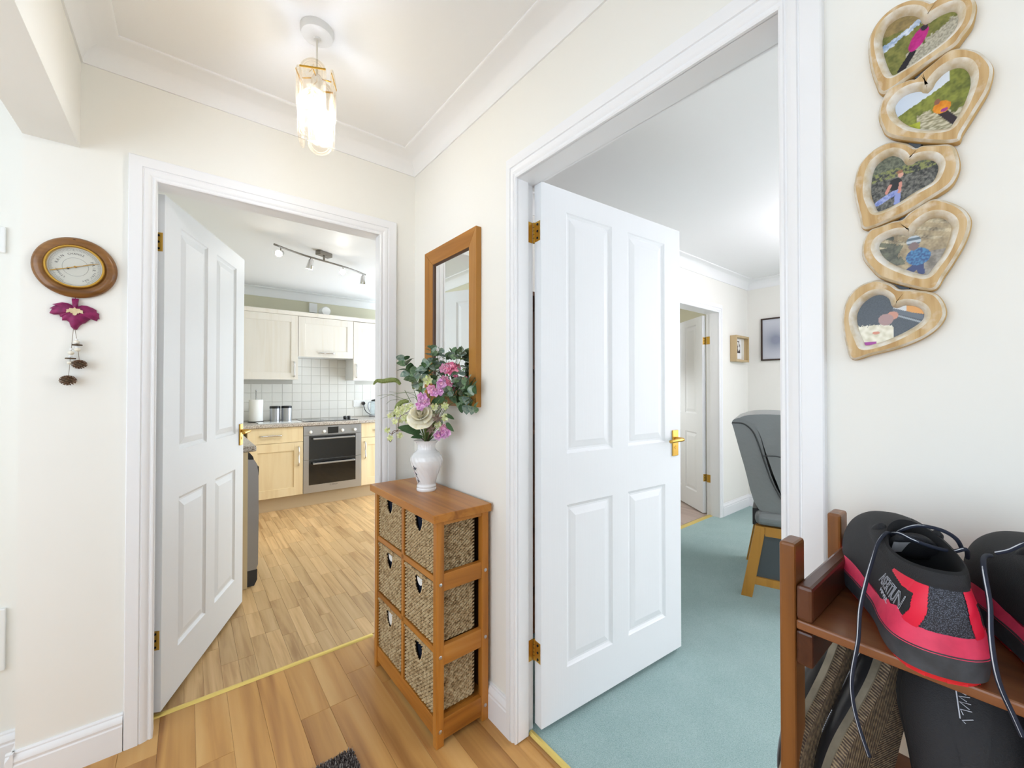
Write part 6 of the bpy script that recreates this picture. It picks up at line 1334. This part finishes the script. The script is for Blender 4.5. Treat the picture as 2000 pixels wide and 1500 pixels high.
obj('jug', MB().lathe([(.058, .031), (.066, .08), (.060, .17), (.052, .20), (.050, .20), (.056, .10), (.050, .034)], 32, caps=False), pane_mat('kettle_glass', .28, (.92, .95, .96, 1), .05), kt, smooth=True); obj('lid', MB().lathe([(.053, .198), (.050, .214), (.02, .224), (0, .226)], 28), 'black', kt, smooth=40); obj('handle', MB().tube(catmull([(-.05, 0, .19), (-.085, 0, .18), (-.092, 0, .12), (-.07, 0, .07), (-.06, 0, .065)], 5), .008, 8), 'steel', kt, smooth=True)
ws = thing('fan_switch', 'white fused socket above the wall units below the coving', 'socket', (1.17, 5.2995, 2.205)); obj('plate', box(-.044, .044, -.03, 0, -.055, .055), 'whitep', ws, bevel=.003); obj('cable', MB().tube([(-.015, -.02, -.055), (-.022, -.03, -.085), (-.02, -.05, -.112)], .004, 6), 'whitep', ws); obj('cable', MB().tube([(.0, -.02, -.055), (-.002, -.03, -.085), (.002, -.05, -.112)], .004, 6), 'whitep', ws)
vd = thing('vent_duct', 'round white duct end lying on top of the wall units', 'duct', (1.265, 5.10, 2.094)); obj('duct', MB().lathe([(.0, -.03), (.045, -.028), (.055, -.01), (.055, .10), (.0, .10)], 28, (0, 0, .056), axis='y'), 'whitep', vd, smooth=40)
# spotlight bar on the kitchen ceiling
tk_ = thing('spotlight_bar', 'curved chrome spotlight bar with four spots on the kitchen ceiling', 'light', (.876, 3.589, KC))
b0, b1, bc = Vector((.490, 3.402, 2.300)), Vector((1.285, 3.800, 2.300)), Vector((.876, 3.589, 2.300))
dirb = (b1 - b0).normalized(); nb = Vector((-dirb.y, dirb.x, 0))
def bar(t): p = b0.lerp(b1, t); return p + nb * (.035 * math.sin(math.pi * 2 * (t - .0)) * .6 - .0) - tk_.location
MT['satin'] = plain('satin_nickel', '#8E8A84', .35, 1.0)
obj('bar', MB().tube([bar(k / 24) for k in range(25)], .0075, 8), 'satin', tk_, smooth=True); obj('ceiling_plate', box(-.06, .06, -.03, .03, -.034, 0), 'satin', tk_, rot=(0, 0, math.atan2(dirb.y, dirb.x)), bevel=.004); obj('bar_mount', MB().tube([(0, 0, -.034), tuple(bar(.49))], .008, 8), 'satin', tk_)
MT['spotlit'] = plain('spot_lamp_lit', '#FFFFFF', .4, emit=('#FFF4E2', 25))
aims = (Vector((-.35, -.75, -.35)), Vector((-.15, .25, -.95)), Vector((-.30, -.80, -.25)), Vector((.05, .3, -.95)))
for t_, aim in zip((.065, .36, .69, .965), aims):
    p = bar(t_); a = aim.normalized(); j = p + Vector((0, 0, -.045)); h = obj('spot_head', MB().tube([j - a * .03, j - a * .02, j + a * .03, j + a * .05], [.010, .019, .024, .026], 16), 'chrome', tk_, smooth=40)
    obj('stem', MB().tube([p, j], .004, 8), 'satin', h); obj('lamp_face', MB().tube([j + a * .0495, j + a * .0512], .023, 16), 'spotlit', h)
    l = bpy.data.lights.new('spot_beam', 'SPOT'); l.energy = 2.0 if a.y < -.3 else 13; l.spot_size = R(95); l.spot_blend = .6; l.shadow_soft_size = .025; l.color = (1, .97, .92); lo = bpy.data.objects.new('spot_beam', l); lo.location = tk_.location + j + a * .058; lo.rotation_euler = a.to_track_quat('-Z', 'Y').to_euler(); col.objects.link(lo)
# ------------------------------------------------------------------ lounge
MT['leather_g'] = plain('grey_leather', '#7C8080', .30, spec=.6, bump=(55, .25, .004)); MT['seam'] = plain('leather_seam', '#3E4040', .6); MT['charpanel'] = plain('charcoal_side_panel', '#4A5052', .7)
ch = thing('leather_armchair', 'grey leather recliner chair with oak side frame in the lounge', 'armchair', (2.627, 1.058, .004), R(-71))
# local: +x = forwards (seat direction, to the right of view), +y = chair's far side; the side frame nearest the viewer is at y = 0
def sideprism(name, prof, y0, y1, m, parent=ch, bev=.004): return obj(name, MB().prism(prof, y1 - y0, lambda u, v_, w: (u, y0 + w, v_)), m, parent, bevel=bev, seg=3)
for nm, y0 in (('side_frame', 0.0), ('side_frame', .60)):
    f_ = sideprism(nm, [(-.018, 0), (.040, 0), (.112, .428), (.058, .430)], y0, y0 + .055, 'oakarm')
    sideprism('top_rail', [(.108, .375), (.62, .375), (.62, .430), (.100, .430)], y0, y0 + .055, 'oakarm', f_); sideprism('front_leg', [(.62, 0), (.668, 0), (.60, .43), (.552, .43)], y0, y0 + .055, 'oakarm', f_); sideprism('low_rail', [(.048, .080), (.62, .080), (.62, .125), (.060, .125)], y0 + .004, y0 + .051, 'oakarm', f_); sideprism('infill_panel', [(.060, .124), (.60, .124), (.575, .378), (.103, .378)], y0 + .018, y0 + .037, 'charpanel', f_, 0)
obj('seat_pad', MB().box(.055, .70, -.01, .665, .434, .515), 'leather_g', ch, bevel=.035, seg=5)
obj('recline_bracket', box(.042, .075, .05, .60, .42, .52), 'black', ch, bevel=.004)
# back: slab raked backwards, side panel and padded front with piping
prof_side = [(.075, .525), (.0, .78), (-.055, 1.00), (-.064, 1.030), (-.05, 1.055), (.0, 1.066), (.05, 1.03), (.085, .96), (.12, .80), (.165, .66), (.235, .525)]
sm2 = lambda P_: [(p.x, p.y) for p in catmull([(a, b, 0) for a, b in P_], 4, True)]
obj('back_shell', MB().prism(sm2(prof_side), .62, lambda u, v_, w: (u, .018 + w, v_)), 'leather_g', ch, bevel=.022, seg=5, smooth=60)
prof_front = [(-.02, 1.065), (.06, 1.088), (.22, 1.086), (.34, 1.04), (.36, .97), (.33, .86), (.345, .80), (.37, .70), (.38, .545), (.24, .525), (.165, .70), (.115, .86), (.08, .98), (.04, 1.035)]
obj('back_cushion', MB().prism(sm2(prof_front), .60, lambda u, v_, w: (u, .012 + w, v_)), 'leather_g', ch, bevel=.030, seg=6, smooth=60)
sm = catmull([(-.062, .012, 1.034), (.0, .010, 1.03), (.045, .006, .99), (.075, .006, .92), (.110, .006, .80), (.150, .006, .68), (.225, .010, .535)], 6); obj('piping', MB().tube(sm, .0045, 6), 'seam', ch, smooth=True)
obj('piping', MB().tube(catmull([(.10, .007, .845), (.16, .004, .848), (.22, .004, .835), (.26, .004, .80)], 5), .003, 6), 'seam', ch, smooth=True)
cu_ = thing('cushion', 'plum cushion corner in the grey leather chair', 'cushion', (2.93, .80, .53)); obj('cushion_body', MB().grid(lambda u, v_: (.16 * math.sin(math.pi * v_) ** .5 * math.copysign(abs(math.cos(2 * math.pi * u)) ** .5, math.cos(2 * math.pi * u)), .05 * math.cos(math.pi * v_), .17 + .16 * math.sin(math.pi * v_) ** .5 * math.copysign(abs(math.sin(2 * math.pi * u)) ** .5, math.sin(2 * math.pi * u))), 32, 12, closeu=True), 'velvet', cu_, smooth=True, rot=(R(-14), 0, R(24)))
# box frame and picture on the walls
bf = thing('box_frame', 'small oak box frame with a printed card on the lounge wall', 'picture frame', (4.262, 1.84, 1.517)); W_, H_, D_ = .30, .262, .062
MT['palm'] = wood('pale_oak_frame', '#C6AE86', '#B29868', 'z', 30, .5, .02)
for q in ((0, .02, 0, H_), (W_ - .02, W_, 0, H_), (.02, W_ - .02, 0, .02), (.02, W_ - .02, H_ - .02, H_)): obj('frame_bar', box(q[0], q[1], -D_, -.001, q[2], q[3]), 'palm', bf, bevel=.001)
obj('mount', box(.02, W_ - .02, -.02, -.002, .02, H_ - .02), plain('mount_card', '#DEDACE', .8), bf)
t = NT('printed_card'); v = t.coords((14, 14, 14), rand=False); nz = t.n('ShaderNodeTexNoise', i_Scale=1.0, i_Detail=2.0); t.l(v, nz.inputs[0]); t.l(t.ramp(nz.outputs[0], [(.48, S('#3A2E30')), (.52, S('#8A8078')), (.56, S('#ECEAE6'))]), t.b.inputs['Base Color']); MT['card'] = t.m
obj('card', box(.05, W_ - .10, -.026, -.021, .03, H_ - .03), 'whitep', bf); obj('print', box(.07, W_ - .13, -.0265, -.026, .09, H_ - .05), 'card', bf)
pc = thing('picture', 'dark framed picture with a blurred pale print on the lounge side wall', 'picture', (4.68, 1.703, 1.533)); Hp, Wp = .435, .60
for q in ((0, .014, 0, Hp), (Wp - .014, Wp, 0, Hp), (.014, Wp - .014, 0, .014), (.014, Wp - .014, Hp - .014, Hp)): obj('frame_bar', box(-.022, -.001, -q[1], -q[0], q[2], q[3]), plain('dark_frame', '#3A2A22', .5) if 'dframe' not in MT else MT['dframe'], pc)
t = NT('blurred_print'); tc = t.n('ShaderNodeTexCoord'); mp = t.n('ShaderNodeMapping'); mp.inputs['Location'].default_value = (0, .62, -.95); mp.inputs['Scale'].default_value = (0, 4.6, 4.6); t.l(tc.outputs['Object'], mp.inputs[0]); g = t.n('ShaderNodeTexGradient', gradient_type='QUADRATIC_SPHERE'); t.l(mp.outputs[0], g.inputs[0]); t.l(t.ramp(g.outputs[0], [(0, S('#C9CCD4')), (.7, S('#8E94A6'))]), t.b.inputs['Base Color']); t.b.inputs['Roughness'].default_value = .4
obj('print', box(-.012, -.004, -Wp + .014, -.014, .014, Hp - .014), t.m, pc)
# bookcase standing behind the lounge door
bk = thing('bookcase', 'brown bookcase glimpsed through the hinge gap of the lounge door', 'bookcase', (1.02, 1.50, .004)); MT['bk'] = wood('bookcase_wood', '#6B4226', '#4A2A16', 'z', 22, .4, .03)
obj('side', box(0, .02, 0, .33, 0, 1.72), 'bk', bk); obj('side', box(.86, .88, 0, .33, 0, 1.72), 'bk', bk); obj('back', box(.02, .86, .315, .33, 0, 1.72), 'bk', bk)
for z in (.05, .40, .72, 1.02, 1.34, 1.70): obj('shelf', box(.02, .86, 0, .315, z, z + .02), 'bk', bk)
bl_ = [('#8FA6B8', 'blue'), ('#C9B79A', 'cream'), ('#3A2A24', 'dark brown'), ('#7A2E2A', 'red'), ('#D8D4CC', 'white'), ('#4E5E4A', 'green')]
for zi, z in enumerate((.745, 1.045, 1.365)):
    x = .10
    for k in range(6):
        c, cn2 = bl_[(k + zi * 2) % 6]; w = .03 + .006 * ((k * 5 + zi) % 3); h = .20 + .012 * ((k * 7 + zi) % 4)
        b = thing('book', '%s book on the %s shelf of the bookcase behind the lounge door' % (cn2, ('lower', 'middle', 'upper')[zi]), 'book', (1.02 + x, 1.53, z + .0), group='books in the bookcase'); obj('cover', MB().box(0, .003, 0, .15, 0, h).box(w - .003, w, 0, .15, 0, h).box(0, w, 0, .003, 0, h), plain('book_' + cn2.replace(' ', '_'), c, .5), b); obj('pages', box(.003, w - .003, .003, .145, .004, h - .004), 'whitep', b); x += w + .002
# coat hanging in the room beyond
ct = thing('hanging_coat', 'pink and black coats hanging above the far door', 'coat', (3.97, 2.60, 1.35))
for nm, dx, m in (('pink_coat', -.10, plain('coat_pink', '#CBA091', .8)), ('black_coat', .05, plain('coat_black', '#16161E', .8))):
    obj(nm, MB().grid(lambda u, v_: (dx + (.085 + .04 * (1 - v_)) * math.cos(2 * math.pi * u) * (1 - .75 * max(0, v_ - .8) / .2), .045 * math.sin(2 * math.pi * u) + .006 * math.sin(10 * math.pi * u), .78 * v_), 32, 12, closeu=True), m, ct, smooth=True)
obj('hook_rail', MB().tube([(-.16, 0, .78), (.14, 0, .78)], .008, 8), 'satin', ct)
# unseen globe lamp, added to brighten the lounge ceiling
lp = thing('added_globe_lamp', 'unseen white globe lamp added to light the lounge', 'lamp', (3.3, .35, LZ))
obj('ceiling_rose', MB().lathe([(.05, 0), (.05, -.012), (.03, -.025), (0, -.028)], 28), 'whitep', lp, smooth=40); obj('cord', MB().tube([(0, 0, -.02), (0, 0, -.32)], .003, 8), 'cord', lp)
obj('globe', MB().sphere((0, 0, -.44), .12, 28, 18), plain('added_globe_glow', '#FFFFFF', .5, emit=('#FBF6FF', 27)), lp, smooth=True)
bpy.context.view_layer.update()
